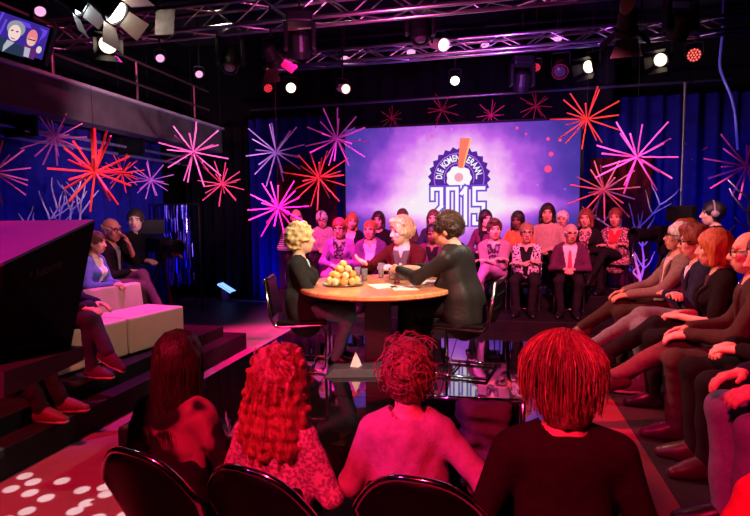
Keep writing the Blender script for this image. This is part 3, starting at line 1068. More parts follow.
def screen_mat():
    m = bpy.data.materials.new('screen_picture')
    m.use_nodes = True
    nt = m.node_tree
    nt.nodes.clear()
    N = nt.nodes.new
    out = N('ShaderNodeOutputMaterial'); em = N('ShaderNodeEmission'); tc = N('ShaderNodeTexCoord')
    nt.links.new(em.outputs[0], out.inputs[0])
    W = SX1 - SX0

    def math_(op, a, b=None, clamp=False):
        n = N('ShaderNodeMath'); n.operation = op; n.use_clamp = clamp
        for i, q in enumerate((a, b)):
            if q is None: continue
            if isinstance(q, (int, float)): n.inputs[i].default_value = q
            else: nt.links.new(q, n.inputs[i])
        return n.outputs[0]
    sx = N('ShaderNodeSeparateXYZ'); nt.links.new(tc.outputs['Object'], sx.inputs[0])
    cx, cz = -0.06, 1.22
    dx = math_('DIVIDE', math_('SUBTRACT', sx.outputs[0], cx), 1.42)
    dz = math_('DIVIDE', math_('SUBTRACT', sx.outputs[2], cz), 1.18)
    rr = math_('SQRT', math_('ADD', math_('MULTIPLY', dx, dx), math_('MULTIPLY', dz, dz)))
    nz = N('ShaderNodeTexNoise'); nz.inputs['Scale'].default_value = 2.6; nz.inputs['Detail'].default_value = 5
    nt.links.new(tc.outputs['Object'], nz.inputs['Vector'])
    r2 = math_('ADD', rr, math_('MULTIPLY', math_('SUBTRACT', nz.outputs['Fac'], 0.5), 0.55))
    # horizontal flare
    fl = math_('MULTIPLY', math_('POWER', 2.718, math_('MULTIPLY', math_('MULTIPLY', math_('SUBTRACT', sx.outputs[2], 0.86), math_('SUBTRACT', sx.outputs[2], 0.86)), -28.0)), 0.34)
    r3 = math_('SUBTRACT', r2, fl)
    ramp = N('ShaderNodeValToRGB')
    els = ramp.color_ramp.elements
    els[0].position = 0.20; els[0].color = (1.0, 0.86, 0.98, 1)
    els[1].position = 0.97; els[1].color = (0.060, 0.036, 0.33, 1)
    for p, c in ((0.36, (1.0, 0.50, 0.98)), (0.52, (0.62, 0.14, 0.88)), (0.70, (0.20, 0.055, 0.56)), (0.84, (0.10, 0.045, 0.42))):
        e = els.new(p); e.color = (*c, 1)
    nt.links.new(math_('DIVIDE', r3, 1.5), ramp.inputs[0])
    # sparkles
    vo = N('ShaderNodeTexVoronoi'); vo.inputs['Scale'].default_value = 5.5
    nt.links.new(tc.outputs['Object'], vo.inputs['Vector'])
    sp = math_('MULTIPLY', math_('POWER', math_('SUBTRACT', 1.0, math_('MULTIPLY', vo.outputs['Distance'], 2.2), True), 14.0), 0.9)
    mx = N('ShaderNodeMixRGB'); mx.blend_type = 'ADD'
    nt.links.new(sp, mx.inputs[0]); nt.links.new(ramp.outputs[0], mx.inputs[1]); mx.inputs[2].default_value = (1.0, 0.55, 0.8, 1)
    nt.links.new(mx.outputs[0], em.inputs[0])
    em.inputs[1].default_value = 0.95
    return m


bm = B(); box(bm, SX0 - SCX, SX1 - SCX, 0.0, 0.03, 0, SZ1 - SZ0); obj('display', bm, screen_mat(), scr)
bm = B()
for (a, b, c, d) in ((SX0 - 0.05, SX1 + 0.05, SZ1, SZ1 + 0.04), (SX0 - 0.05, SX1 + 0.05, SZ0 - 0.04, SZ0), (SX0 - 0.05, SX0, SZ0, SZ1), (SX1, SX1 + 0.05, SZ0, SZ1)):
    box(bm, a - SCX, b - SCX, -0.005, 0.05, c - SZ0, d - SZ0)
obj('frame', bm, BLACK, scr)
bm = B()
for x in (SX0 + 0.3, SX1 - 0.3):
    box(bm, x - SCX - 0.03, x - SCX + 0.03, 0.03, 0.09, -SZ0, 2.0)
obj('stand', bm, BLACK, scr)


def em_mat(name, c, s=1.0):
    m = bpy.data.materials.new(name)
    m.use_nodes = True
    nt = m.node_tree
    nt.nodes.clear()
    o_ = nt.nodes.new('ShaderNodeOutputMaterial'); e = nt.nodes.new('ShaderNodeEmission')
    e.inputs[0].default_value = (*c, 1); e.inputs[1].default_value = s
    nt.links.new(e.outputs[0], o_.inputs[0])
    return m


def pt(px, py, y=SY):
    p = AY(px, py, y)
    return Vector((p.x - SCX, 0, p.z - SZ0))


def flat(name, polys, m, y, parent=scr, th=0.004):
    """flat picture shapes on the display face"""
    bm = B()
    for poly in polys:
        prism(bm, [Vector((p[0], y, p[1])) for p in poly], (0, th, 0))
    return obj(name, bm, m, parent)


BADGE = em_mat('badge_violet', (0.085, 0.022, 0.33)); WHITE_E = em_mat('picture_white', (1.0, 0.93, 1.0)); ORANGE_E = em_mat('picture_orange', (1.0, 0.20, 0.13)); ORANGE_L = em_mat('picture_orange_edge', (1.0, 0.50, 0.20))
DOT_E = em_mat('picture_pink_dot', (0.9, 0.38, 0.5)); VIOLET_E = em_mat('picture_violet', (0.19, 0.07, 0.66)); MAG_E = em_mat('picture_magenta', (0.62, 0.16, 0.85)); BOKEH_E = em_mat('picture_red_bokeh', (1.0, 0.08, 0.24))
bc = pt(459, 178)
RB = (pt(490, 178) - pt(459, 178)).length
poly = []
NT = 24
for k in range(NT * 2):
    a = 2 * PI * (k + 0.5) / (NT * 2)
    r_ = RB * (1.03 if k % 2 else 0.93)
    poly.append((bc.x + r_ * math.cos(a), bc.z + r_ * math.sin(a)))
cut_z = bc.z - RB * 0.38


def clip_low(poly, z):
    out = []
    for i in range(len(poly)):
        a, b = poly[i], poly[(i + 1) % len(poly)]
        if a[1] >= z: out.append(a)
        if (a[1] >= z) != (b[1] >= z):
            t = (z - a[1]) / (b[1] - a[1])
            out.append((a[0] + t * (b[0] - a[0]), z))
    return out


flat('badge', [clip_low(poly, cut_z)], BADGE, -0.006)


def disc(c, r, n=40):
    return [(c.x + r * math.cos(2 * PI * k / n), c.z + r * math.sin(2 * PI * k / n)) for k in range(n)]


def ringq(c, r0, r1, a0=0, a1=2 * PI, n=40):
    out = []
    for k in range(n):
        a, b = a0 + (a1 - a0) * k / n, a0 + (a1 - a0) * (k + 1) / n
        out.append([(c.x + r0 * math.cos(a), c.z + r0 * math.sin(a)), (c.x + r1 * math.cos(a), c.z + r1 * math.sin(a)), (c.x + r1 * math.cos(b), c.z + r1 * math.sin(b)), (c.x + r0 * math.cos(b), c.z + r0 * math.sin(b))])
    return out


lowa = math.asin(-0.36)
flat('ring', ringq(bc, RB * 0.80, RB * 0.825, lowa, PI - lowa) + ringq(bc, RB * 0.475, RB * 0.50, lowa, PI - lowa), MAG_E, -0.010)
scal = []
for k in range(72):
    a = 2 * PI * k / 72
    r_ = RB * 0.40 * (1 + 0.05 * math.cos(9 * a))
    scal.append((bc.x + r_ * math.cos(a), bc.z + r_ * math.sin(a)))
flat('hub_disc', [scal], WHITE_E, -0.010)
flat('exclamation_dot', [disc(Vector((bc.x - 0.003, 0, bc.z + 0.01)), RB * 0.145)], DOT_E, -0.016)
ex = [pt(460.2, 138.3), pt(471.5, 138.3), pt(463.5, 168.5), pt(457.8, 167.5)]
flat('exclamation_mark', [[(p.x, p.z) for p in ex]], ORANGE_E, -0.018)
ex = [pt(470.0, 138.3), pt(471.8, 138.3), pt(463.8, 168.5), pt(462.3, 168.5)]
flat('exclamation_edge', [[(p.x, p.z) for p in ex]], ORANGE_L, -0.022)


def text_mesh(name, s, size, m, parent, M, sx=1.0, ext=0.002, font_off=0.0):
    cu = bpy.data.curves.new(name, 'FONT')
    cu.body = s
    cu.size = size
    cu.extrude = ext
    cu.offset = font_off
    cu.align_x = 'CENTER'
    cu.align_y = 'CENTER'
    t = bpy.data.objects.new(name, cu)
    COL.objects.link(t)
    dg = bpy.context.evaluated_depsgraph_get()
    me = bpy.data.meshes.new_from_object(t.evaluated_get(dg))
    bpy.data.objects.remove(t)
    me.transform(Matrix.Diagonal((sx, 1, 1, 1)))
    me.transform(M)
    return me


def join_meshes(name, mes, m, parent):
    bm = B()
    for me in mes:
        bm.from_mesh(me)
        bpy.data.meshes.remove(me)
    return obj(name, bm, m, parent)


TX = Matrix(((1, 0, 0), (0, 0, -1), (0, 1, 0))).to_4x4()     # text plane to the XZ plane, facing -Y
mes = []
word = 'DIE KOMEN'
angs = [176, 166.5, 157.5, None, 140, 129, 116.5, 104.5, 93.5]
rt = RB * 0.645
for ch, a in zip(word, angs):
    if a is None: continue
    a = math.radians(a)
    mes.append(text_mesh('t', ch, RB * 0.30, WHITE_E, scr, Matrix.Translation((bc.x + rt * math.cos(a), -0.013, bc.z + rt * math.sin(a))) @ Matrix.Rotation(-(a - PI / 2), 4, 'Y') @ TX, 0.66, 0.001, 0.004))
for ch, a in zip('ERAAN...', [62, 51, 39.5, 27, 14.5, 5, 1, -3]):
    a = math.radians(a)
    mes.append(text_mesh('t', ch, RB * 0.30, WHITE_E, scr, Matrix.Translation((bc.x + rt * math.cos(a), -0.013, bc.z + rt * math.sin(a))) @ Matrix.Rotation(-(a - PI / 2), 4, 'Y') @ TX, 0.66, 0.001, 0.004))
join_meshes('badge_lettering', mes, WHITE_E, scr)
# the year: block digits with a violet outline
zt, zb = pt(459, 188.5).z, pt(459, 223.5).z
DIG = {'2': [((0, .72), (0, 1), (1, 1), (1, .5), (0, .22), (0, 0), (1, 0))], '0': [((0, 0), (0, 1), (1, 1), (1, 0), (0, 0))], '1': [((0, .86), (.5, 1), (.5, 0))], '5': [((1, 1), (0, 1), (0, .55), (1, .55), (1, 0), (0, 0), (0, .2))]}


def stroke(pts, w):
    out = []
    for i in range(len(pts) - 1):
        a, b = Vector((pts[i][0], 0, pts[i][1])), Vector((pts[i + 1][0], 0, pts[i + 1][1]))
        d = (b - a).normalized()
        n = Vector((-d.z, 0, d.x)) * w
        a2, b2 = a - d * w, b + d * w
        out.append([(q.x, q.z) for q in (a2 - n, b2 - n, b2 + n, a2 + n)])
    return out


pa, pb = [], []
Wd = RB * 0.30
for ch, x0 in zip('2015', (pt(432.5, 200).x, pt(447.8, 200).x, pt(461.8, 200).x, pt(474.2, 200).x)):
    for line in DIG[ch]:
        P_ = [(x0 + p[0] * (Wd if ch != '1' else Wd * 0.8), zb + (zt - zb) * p[1]) for p in line]
        pa += stroke(P_, RB * 0.056)
        pb += stroke(P_, RB * 0.115)
flat('year_outline', pb, VIOLET_E, -0.0145)
flat('year_digits', pa, WHITE_E, -0.020)
bok = [(548, 169, 3.6), (551, 154, 2.4), (517, 128, 1.6), (526, 134, 1.2), (548, 139, 1.8), (560, 140, 1.6), (432, 136, 1.2)]
flat('bokeh_dot', [disc(pt(x, y), r * 0.0155) for x, y, r in bok], BOKEH_E, -0.005)

# ------------------------------------------------------------------ trusses, pipes
TRUSSM = mat('truss_aluminium', (0.60, 0.58, 0.60), 0.3, 1.0)


def truss(label, p0, p1, h=0.26, w=0.26, step=0.34):
    t = thing('lighting_truss', label, 'truss', p0, 0, 'lighting trusses')
    d = Vector(p1) - Vector(p0)
    L = d.length
    d.normalize()
    s = Vector((0, 1, 0)); s = (s - d * s.dot(d)).normalized()
    u = Vector((0, 0, 1)); u = (u - d * u.dot(d)).normalized()
    ch = [Vector((0, 0, 0)) - s * w / 2, s * w / 2, -s * w / 2 + u * h, s * w / 2 + u * h]
    for c in ch:
        bm = B(); tube(bm, [c, c + d * L], 0.025, 10); obj('chord', bm, TRUSSM, t, True)
    n = int(L / step)
    k = 0
    for (a, b) in ((0, 2), (1, 3), (0, 1), (2, 3)):
        bm = B()
        for i in range(n):
            q = (a, b) if i % 2 == 0 else (b, a)
            tube(bm, [ch[q[0]] + d * (i * L / n), ch[q[1]] + d * ((i + 1) * L / n)], 0.010, 6, caps=False)
        obj('bracing', bm, TRUSSM, t, True)
    bm = B()
    for x in (L * 0.2, L * 0.8):
        tube(bm, [u * h + d * x, u * h + d * x + Vector((0, 0, 5.3 - (p0[2] + h)))], 0.006, 6)
    obj('hanging_wire', bm, BLACK, t)
    return t


truss('front lighting truss crossing above the table, cut by the top edge', (-5.6, 6.0, 3.76), (3.6, 6.0, 3.84))
truss('rear lighting truss above the audience, carrying the row of pink lamps', (-3.3, 7.75, 3.79), (3.4, 7.75, 3.87), 0.17, 0.2, 0.3)
def pipe(label, p0, p1, r=0.024, m=None):
    bm = B(); tube(bm, [p0, p1], r, 10)
    o = obj('ceiling_pipe', bm, m or mat('pipe_grey', (0.30, 0.28, 0.30), 0.35, 0.9), None, True)
    return tag(o, label, 'pipe')
pipe('thin curtain pipe spanning above the large screen', (-4.4, 9.55, 3.59), (3.5, 9.55, 3.67))
pipe('ceiling pipe nearest the camera, carrying the barn-door lamps', (-5.2, 4.2, 4.45), (4.5, 4.2, 4.45), 0.025, BLACK)
pipe('ceiling pipe between the two lighting trusses', (-5.2, 7.0, 4.6), (4.5, 7.0, 4.6), 0.025, BLACK)
pipe('ceiling pipe near the back drape', (-5.2, 8.8, 4.5), (4.5, 8.8, 4.5), 0.025, BLACK)

# ------------------------------------------------------------------ lamps
def clampup(t, loc, top):
    bm = B()
    tube(bm, [(0, 0, 0.0), (0, 0, 5.29 - loc[2])], 0.012, 8)
    obj('hanger', bm, BLACK, t)


def local(loc, target):
    return (Vector(target) - Vector(loc)).to_track_quat('-Z', 'Y').to_matrix().to_4x4()


def led_par(loc, target, color, strength, label, r=0.085, top=None, housing=None, dots=True):
    t = thing('led_spotlight', label, 'stage light', loc, 0, 'round LED stage lights')
    M = local(loc, target)
    bm = B(); lathe(bm, [(r * 0.6, 0.15), (r * 0.95, 0.13), (r * 1.06, 0.02), (r * 1.1, -0.02), (r * 0.98, -0.02), (r * 0.96, 0.0), (0.001, 0.0)], 20, M); obj('housing', bm, housing or BLACK, t, False)
    bm = B()
    if dots:
        k = 0
        for (n, rr) in ((1, 0), (6, 0.42), (12, 0.80)):
            for i in range(n):
                a = 2 * PI * i / n
                lathe(bm, [(r * 0.15, -0.004), (r * 0.12, -0.012), (0.001, -0.013)], 8, M @ Matrix.Translation((r * rr * math.cos(a), r * rr * math.sin(a), 0)))
    else:
        lathe(bm, [(r * 0.95, -0.004), (r * 0.8, -0.012), (0.001, -0.016)], 20, M)
    obj('led_array', bm, em_mat('led_' + label[:20], color, strength), t)
    bm = B()
    X = M.to_3x3() @ Vector((1, 0, 0))
    s = X * (r * 1.25)
    tube(bm, rounded([s, s + Vector((0, 0, r * 1.9)), -s + Vector((0, 0, r * 1.9)), -s], 0.03), 0.008, 6)
    obj('yoke', bm, BLACK, t)
    bm = B(); tube(bm, [(0, 0, r * 1.9), (0, 0, 5.29 - loc[2])], 0.010, 8); obj('hanger', bm, BLACK, t)
    return t


def fresnel(loc, target, label, on=30.0, color=(1.0, 0.82, 0.55), r=0.085, L=0.24, doors=True, top=None, door_m=None, glow=0.0, open_=50, name='fresnel_spotlight', body=None):
    t = thing(name, label, 'stage light', loc, 0, 'theatre spotlights')
    M = local(loc, target)
    bm = B(); lathe(bm, [(r * 0.55, L), (r * 0.9, L * 0.92), (r * 0.95, L * 0.3), (r * 1.12, L * 0.25), (r * 1.15, 0.0), (r * 1.02, 0.0), (r * 1.0, 0.025), (0.001, 0.027)], 20, M); obj('housing', bm, body or BLACK, t)
    bm = B(); lathe(bm, [(r * 0.98, 0.02), (r * 0.7, -0.004), (0.001, -0.012)], 20, M)
    lens = obj('lens', bm, em_mat('lens_' + label[:24], color, on) if on > 0 else mat('dark_lens', (0.05, 0.05, 0.06), 0.1), t, True)
    if doors:
        for k in range(4):
            a = k * PI / 2
            R = M @ Matrix.Rotation(a, 4, 'Z') @ Matrix.Translation((0, r * 1.12, 0)) @ Matrix.Rotation(math.radians(open_), 4, 'X')
            bm = B()
            w0, w1, h = r * (0.95 if k % 2 == 0 else 0.75), r * (1.5 if k % 2 == 0 else 0.9), r * 1.8
            # flap lies along local -Z from the rim and is turned outwards
            prism(bm, [R @ Vector((-w0, 0, 0)), R @ Vector((w0, 0, 0)), R @ Vector((w1, 0, -h)), R @ Vector((-w1, 0, -h))], R.to_3x3() @ Vector((0, 0.004, 0)))
            obj('barn_door', bm, door_m or BLACK, t)
    bm = B()
    s = M.to_3x3() @ Vector((1, 0, 0)) * (r * 1.3)
    c = M.to_3x3() @ Vector((0, 0, L * 0.5))
    tube(bm, rounded([c + s, c + s + Vector((0, 0, r * 2.2)), c - s + Vector((0, 0, r * 2.2)), c - s], 0.03), 0.009, 6)
    obj('yoke', bm, BLACK, t)
    bm = B(); tube(bm, [c + Vector((0, 0, r * 2.2)), c + Vector((0, 0, 5.29 - loc[2] - c.z))], 0.011, 8); obj('hanger', bm, BLACK, t)
    if glow > 0:
        d = bpy.data.lights.new('lamp_glow', 'POINT'); d.energy = glow; d.color = color; d.shadow_soft_size = 0.03
        g = bpy.data.objects.new('lamp_glow', d); COL.objects.link(g)
        g.location = Vector(loc) + M.to_3x3() @ Vector((0, 0, -0.07))
    return t


def moving_head(loc, label, tilt=25, top=4.6):
    t = thing('moving_head_light', label, 'stage light', loc, 0.3, 'moving head lights')
    bm = B(); box(bm, -0.14, 0.14, -0.11, 0.11, 0.22, 0.34, 0.02); obj('base', bm, BLACKPL, t)
    for s in (-1, 1):
        bm = B(); box(bm, s * 0.15 - 0.025, s * 0.15 + 0.025, -0.06, 0.06, -0.06, 0.24, 0.015)
        obj('yoke_arm', bm, BLACKPL, t)
    R = Matrix.Rotation(math.radians(tilt), 4, 'X')
    bm = B(); lathe(bm, [(0.06, 0.14), (0.105, 0.10), (0.115, -0.06), (0.10, -0.14), (0.085, -0.145), (0.08, -0.12), (0.001, -0.12)], 20, R); obj('head', bm, BLACKPL, t, False)
    bm = B(); lathe(bm, [(0.078, -0.125), (0.05, -0.14), (0.001, -0.146)], 16, R); obj('lens', bm, mat('dark_lens', (0.05, 0.05, 0.06), 0.1), t, True)
    bm = B(); tube(bm, [(0, 0, 0.33), (0, 0, 5.29 - loc[2])], 0.012, 8); obj('hanger', bm, BLACK, t)
    return t


PKL = (1.0, 0.42, 0.75)
camtgt = Vector((0.0, 1.0, 1.3))
for (px, py, d, lab, r) in ((40, 11, 5.2, 'pink glowing round LED lamp directly above the hanging television', 0.052), (160, 58, 6.6, 'pink glowing round LED lamp beside the white flood lamp under the gallery', 0.052), (199, 74, 7.2, 'pink glowing round LED lamp hanging alone at the dark corner', 0.050),
                             (345, 60, 7.9, 'pink glowing LED lamp on the rear truss above the barrel spotlight', 0.066), (411, 52, 7.85, 'pink glowing LED lamp on the rear truss beside the tilted cream spotlight', 0.066), (485, 46, 7.8, 'pink glowing LED lamp at the middle of the rear truss', 0.066), (558, 37, 7.7, 'pink glowing LED lamp on the rear truss above the dim red lamp', 0.066)):
    p = AD(px, py, d)
    led_par(p, p + (camtgt - p) * 0.5 + Vector((0.4, 0, -1.2)), PKL, 1.15, lab, r, dots=False)
p = AD(694, 55, 7.2); led_par(p, camtgt + Vector((1.2, 0, 0)), (1.0, 0.10, 0.08), 2.2, 'red LED lamp with separate glowing diodes near the rear truss end', 0.085, 4.0)
p = AD(268, 88, 7.6); led_par(p, (0, 3.5, 0.5), (1.0, 0.03, 0.06), 1.6, 'dim red LED lamp beside the brightest round spotlight', 0.06, 4.3)
p = AD(536, 67, 7.6); led_par(p, (-0.5, 3.5, 0.0), (1.0, 0.03, 0.04), 1.4, 'dim red LED lamp seen obliquely under the middle of the rear truss', 0.06, 4.3)
WARML = (1.0, 0.80, 0.50)
p = AD(291, 88, 7.5); fresnel(p, camtgt, 'round spotlight glaring straight at the camera', 4, WARML, 0.065, 0.2, False, 4.4)
p = AD(346, 89, 7.6); fresnel(p, p + Vector((0.55, -0.75, -0.25)), 'small cream barrel spotlight pointing sideways above the screen corner', 3, WARML, 0.06, 0.26, False, 4.4, body=mat('cream_barrel', (0.5, 0.45, 0.38), 0.5))
p = AD(444, 45, 7.0); fresnel(p, p + Vector((0.5, -0.8, -0.35)), 'tilted spotlight with two cream bands in front of the rear truss', 3, WARML, 0.075, 0.34, False, 4.6, body=mat('cream_barrel', (0.5, 0.45, 0.38), 0.5))
p = AD(455, 81, 7.9); fresnel(p, camtgt + Vector((0, 0, -1.2)), 'white-hot spotlight hanging lowest, in front of the drape above the badge', 4, (1, 0.95, 0.85), 0.065, 0.2, False, 4.4)
p = AD(588, 67, 7.6); fresnel(p, p + Vector((-0.9, -1, -0.5)), 'box spotlight with bright edge in the middle of the three over the star', 3, WARML, 0.085, 0.24, True, 4.4, open_=20)
p = AD(660, 60, 7.4); fresnel(p, p + Vector((-0.7, -1, -0.45)), 'box spotlight with lit barn door beside the red diode lamp', 3, WARML, 0.085, 0.24, True, 4.4, open_=20)
p = AD(108, 45, 5.6); fresnel(p, camtgt + Vector((-0.6, 0, 0)), 'square white flood lamp with barn doors hanging in front of the gallery', 3, (1.0, 0.78, 0.55), 0.085, 0.2, True, 4.6, open_=15)
SILV = mat('door_silver', (0.8, 0.78, 0.74), 0.35, 0.8)
p = AD(118, 14, 4.6); fresnel(p, p + Vector((0.9, 0.15, -0.75)), 'large lamp with wide white-lit barn doors near the top edge', 12, (1.0, 0.9, 0.72), 0.10, 0.26, True, 4.45, SILV, 0.7, 48)
p = AD(276, 64, 6.4); fresnel(p, p + Vector((0.25, 0.7, -0.8)), 'lamp with dark red barn doors and a gold-lit edge under the front truss', 6, WARML, 0.09, 0.24, True, 4.4, mat('door_red', (0.12, 0.03, 0.04), 0.4, 0.3), 0.4, 45)
p = AD(626, 34, 5.6); fresnel(p, p + Vector((0.1, 0.8, -0.9)), 'dark lamp with gold-edged barn doors below the grey disc', 6, WARML, 0.10, 0.26, True, 4.45, mat('door_dark', (0.05, 0.04, 0.04), 0.4, 0.5), 0.4, 45)
p = AD(82, 6, 4.8); fresnel(p, p + Vector((0.8, 0.3, -0.5)), 'lamp with pale open doors cut by the top edge above the television', 8, (0.8, 0.95, 1.0), 0.09, 0.24, True, 4.45, SILV, 0.5, 40)
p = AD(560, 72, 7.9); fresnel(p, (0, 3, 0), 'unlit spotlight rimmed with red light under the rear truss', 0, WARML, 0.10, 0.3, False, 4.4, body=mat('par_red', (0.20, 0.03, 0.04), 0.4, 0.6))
# diffusion plate of a lamp near the top edge
p = AD(165, 22, 4.8)
t = thing('lamp_filter_plate', 'pale mottled filter plate in front of a lamp near the top edge', 'filter', p, math.radians(10))
R = Matrix.Rotation(math.radians(-12), 4, 'X')
bm = B(); box(bm, -0.085, 0.085, -0.004, 0.004, -0.12, 0.12, 0.003, R); obj('filter', bm, mat('filter_grey', (0.5, 0.42, 0.42), 0.6, noise=0.3, nscale=14), t)
bm = B(); tube(bm, [(-0.08, 0, 0.10), (-0.10, 0.05, 0.16), (0, 0.1, 0.3), (0, 0.1, 5.29 - p.z)], 0.009, 8); obj('arm', bm, BLACK, t)
p = AD(628, 4, 5.2)
t = thing('reflector_disc', 'dull grey round disc at the top edge above the barn-door lamp', 'reflector', p)
bm = B(); lathe(bm, [(0.08, 0.0), (0.083, 0.008), (0.08, 0.016)], 24, local((0, 0, 0), (0.35, -0.9, -0.5)) @ Matrix.Diagonal((0.9, 1.15, 1, 1))); obj('disc', bm, mat('disc_grey', (0.35, 0.28, 0.30), 0.5), t)
bm = B(); tube(bm, [(0, 0.01, 0.0), (0, 0.06, 0.2), (0, 0.06, 5.29 - p.z)], 0.012, 8); obj('arm', bm, BLACK, t)
for (px, py, d, tl, lab) in ((300, 45, 6.0, 20, 'black moving-head lamp under the front truss, dark'), (230, 60, 6.6, -30, 'black moving-head lamp hanging at the dark corner'), (680, 26, 5.8, 30, 'large dark moving-head lamp near the end of the rear truss'), (522, 82, 7.6, 15, 'black moving-head lamp between the white-hot spotlight and the dim red lamp'), (420, 30, 6.2, -20, 'dark moving-head lamp under the front truss beside the tilted cream spotlight')):
    moving_head(AD(px, py, d), lab, tl, 4.6)
# blue cable
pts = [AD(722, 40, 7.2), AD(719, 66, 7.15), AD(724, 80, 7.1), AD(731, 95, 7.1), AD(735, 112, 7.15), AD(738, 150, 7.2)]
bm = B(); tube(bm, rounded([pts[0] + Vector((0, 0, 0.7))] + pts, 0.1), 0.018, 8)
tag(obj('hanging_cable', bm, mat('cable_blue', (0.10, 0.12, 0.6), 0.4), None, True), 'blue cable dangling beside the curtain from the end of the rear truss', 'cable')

# small blue floor light
p = AZ(226, 300, 0.0)
t = thing('floor_light', 'small floor uplight with a glowing blue-white tilted panel', 'floor light', p)
R = Matrix.Translation((0.02, 0, 0.24)) @ Matrix.Rotation(math.radians(30), 4, 'Y')
bm = B(); box(bm, -0.17, 0.17, -0.10, 0.10, -0.015, 0.015, 0.006, R); obj('housing', bm, BLACK, t)
bm = B(); box(bm, -0.16, 0.16, -0.112, -0.10, -0.013, 0.013, 0.004, R); box(bm, -0.16, 0.16, -0.10, 0.10, 0.016, 0.022, 0.002, R); obj('light_panel', bm, em_mat('floor_light_blue', (0.14, 0.28, 1.0), 2.6), t)
bm = B(); box(bm, -0.07, 0.05, -0.06, 0.06, 0.0, 0.22, 0.01); obj('stand', bm, mat('stand_grey', (0.12, 0.12, 0.13), 0.5), t)
bm = B(); tube(bm, rounded([p + Vector((0.1, -0.02, 0.012)), p + Vector((0.4, -0.15, 0.012)), p + Vector((0.7, -0.1, 0.012)), p + Vector((1.0, -0.2, 0.012))], 0.1), 0.012, 6)
tag(obj('floor_cable', bm, mat('cable_grey', (0.3, 0.35, 0.4), 0.4), None, True), 'grey cable lying on the floor beside the blue floor light', 'cable')

# white dots: one multi-lens effect lamp under the near ceiling pipe
def floor_dots():
    loc = Vector((-1.9, 1.2, 4.2))
    t = thing('dot_effect_light', 'effect lamp above the frame throwing white dots on the red floor', 'stage light', loc)
    bm = B(); box(bm, -0.2, 0.2, -0.2, 0.2, 0.0, 0.1, 0.01); obj('housing', bm, BLACK, t)
    bm = B(); tube(bm, [(0, 0, 0.1), (0, 0, 5.3 - loc.z)], 0.012, 8); obj('hanger', bm, BLACK, t)
    for (px, py) in ((25, 476), (33, 482), (62, 481), (11, 489), (30, 493), (82, 490), (105, 487), (46, 498), (113, 482), (106, 494), (124, 491), (87, 503), (27, 511), (75, 511), (97, 518), (125, 515), (1, 475), (55, 522), (5, 520), (140, 503), (135, 480)):
        q = AZ(px, py, 0.0)
        light('dot_beam', 'SPOT', loc + Vector(((q.x + 2.4) * 0.2, (q.y - 2.6) * 0.2, -0.01)), q, 3600, (1.0, 0.93, 0.96), 0.004, 1.3, 0.5)


floor_dots()


# ------------------------------------------------------------------ hanging star bursts
STARS = [  # px, py, radius px, depth, colour, tip tint, label
    (55, 138, 27, 6.6, 'pink', 'pink rod star hanging in front of the curtain near the beam, above the bare branches'),
    (95, 172, 36, 5.6, 'red', 'largest red-orange rod star, hanging over the sofa'),
    (122, 173, 18, 8.0, 'red', 'small dim red rod star half behind the largest red-orange star'),
    (151, 180, 18, 8.3, 'lilac', 'small lilac rod star above the cameraman by the sofa'),
    (-6, 172, 32, 5.4, 'pink', 'pink rod star cut by the edge of the photo above the prompter hood'),
    (193, 152, 30, 7.2, 'pink', 'pink-violet rod star at the end of the grey gallery beam'),
    (222, 184, 22, 7.8, 'rose', 'rose-red rod star low in the dark corner beside the black drape'),
    (276, 152, 29, 8.3, 'violet', 'violet-white rod star above the magenta star and the red star'),
    (337, 139, 28, 7.8, 'lilac', 'lilac rod star at the upper corner of the large screen'),
    (319, 178, 28, 8.1, 'orange', 'red and orange rod star just beside the large screen'),
    (278, 208, 27, 7.2, 'magenta', 'bright magenta rod star lowest, behind the curly blond woman'),
    (392, 118, 11, 9.0, 'dimred', 'tiny dim red rod star above the screen, nearest the lilac star'),
    (442, 110, 15, 9.0, 'dimred', 'dim red rod star above the badge on the screen'),
    (491, 115, 14, 9.0, 'rose', 'small magenta rod star above the screen, past the badge'),
    (536, 106, 15, 9.0, 'dimred', 'red rod star above the far part of the screen'),
    (587, 119, 29, 7.6, 'red', 'red rod star at the upper corner of the screen over the seated women'),
    (637, 157, 35, 6.7, 'magenta', 'large magenta rod star in front of the blue curtain'),
    (604, 190, 30, 7.9, 'salmon', 'salmon-pink rod star above the two women at the screen edge'),
    (692, 156, 20, 9.2, 'dimred', 'dark dim rod star beside the curtain pole'),
    (747, 166, 37, 6.8, 'magenta', 'magenta rod star above the cameraman with headphones, cut by the photo edge'),
]
STC = {'pink': (0.85, 0.16, 0.48), 'red': (0.90, 0.07, 0.05), 'lilac': (0.55, 0.22, 0.75), 'rose': (0.85, 0.07, 0.20), 'violet': (0.50, 0.32, 0.95), 'orange': (0.92, 0.16, 0.08), 'magenta': (0.90, 0.12, 0.62), 'salmon': (0.90, 0.20, 0.25), 'dimred': (0.45, 0.03, 0.06)}


def fib(n, seed):
    r = random.Random(seed)
    out = []
    off = r.uniform(0, 6.28)
    for i in range(n):
        z = 1 - 2 * (i + 0.5) / n
        a = i * 2.39996 + off
        s = math.sqrt(1 - z * z)
        out.append(Vector((s * math.cos(a), s * math.sin(a), z)))
    return out


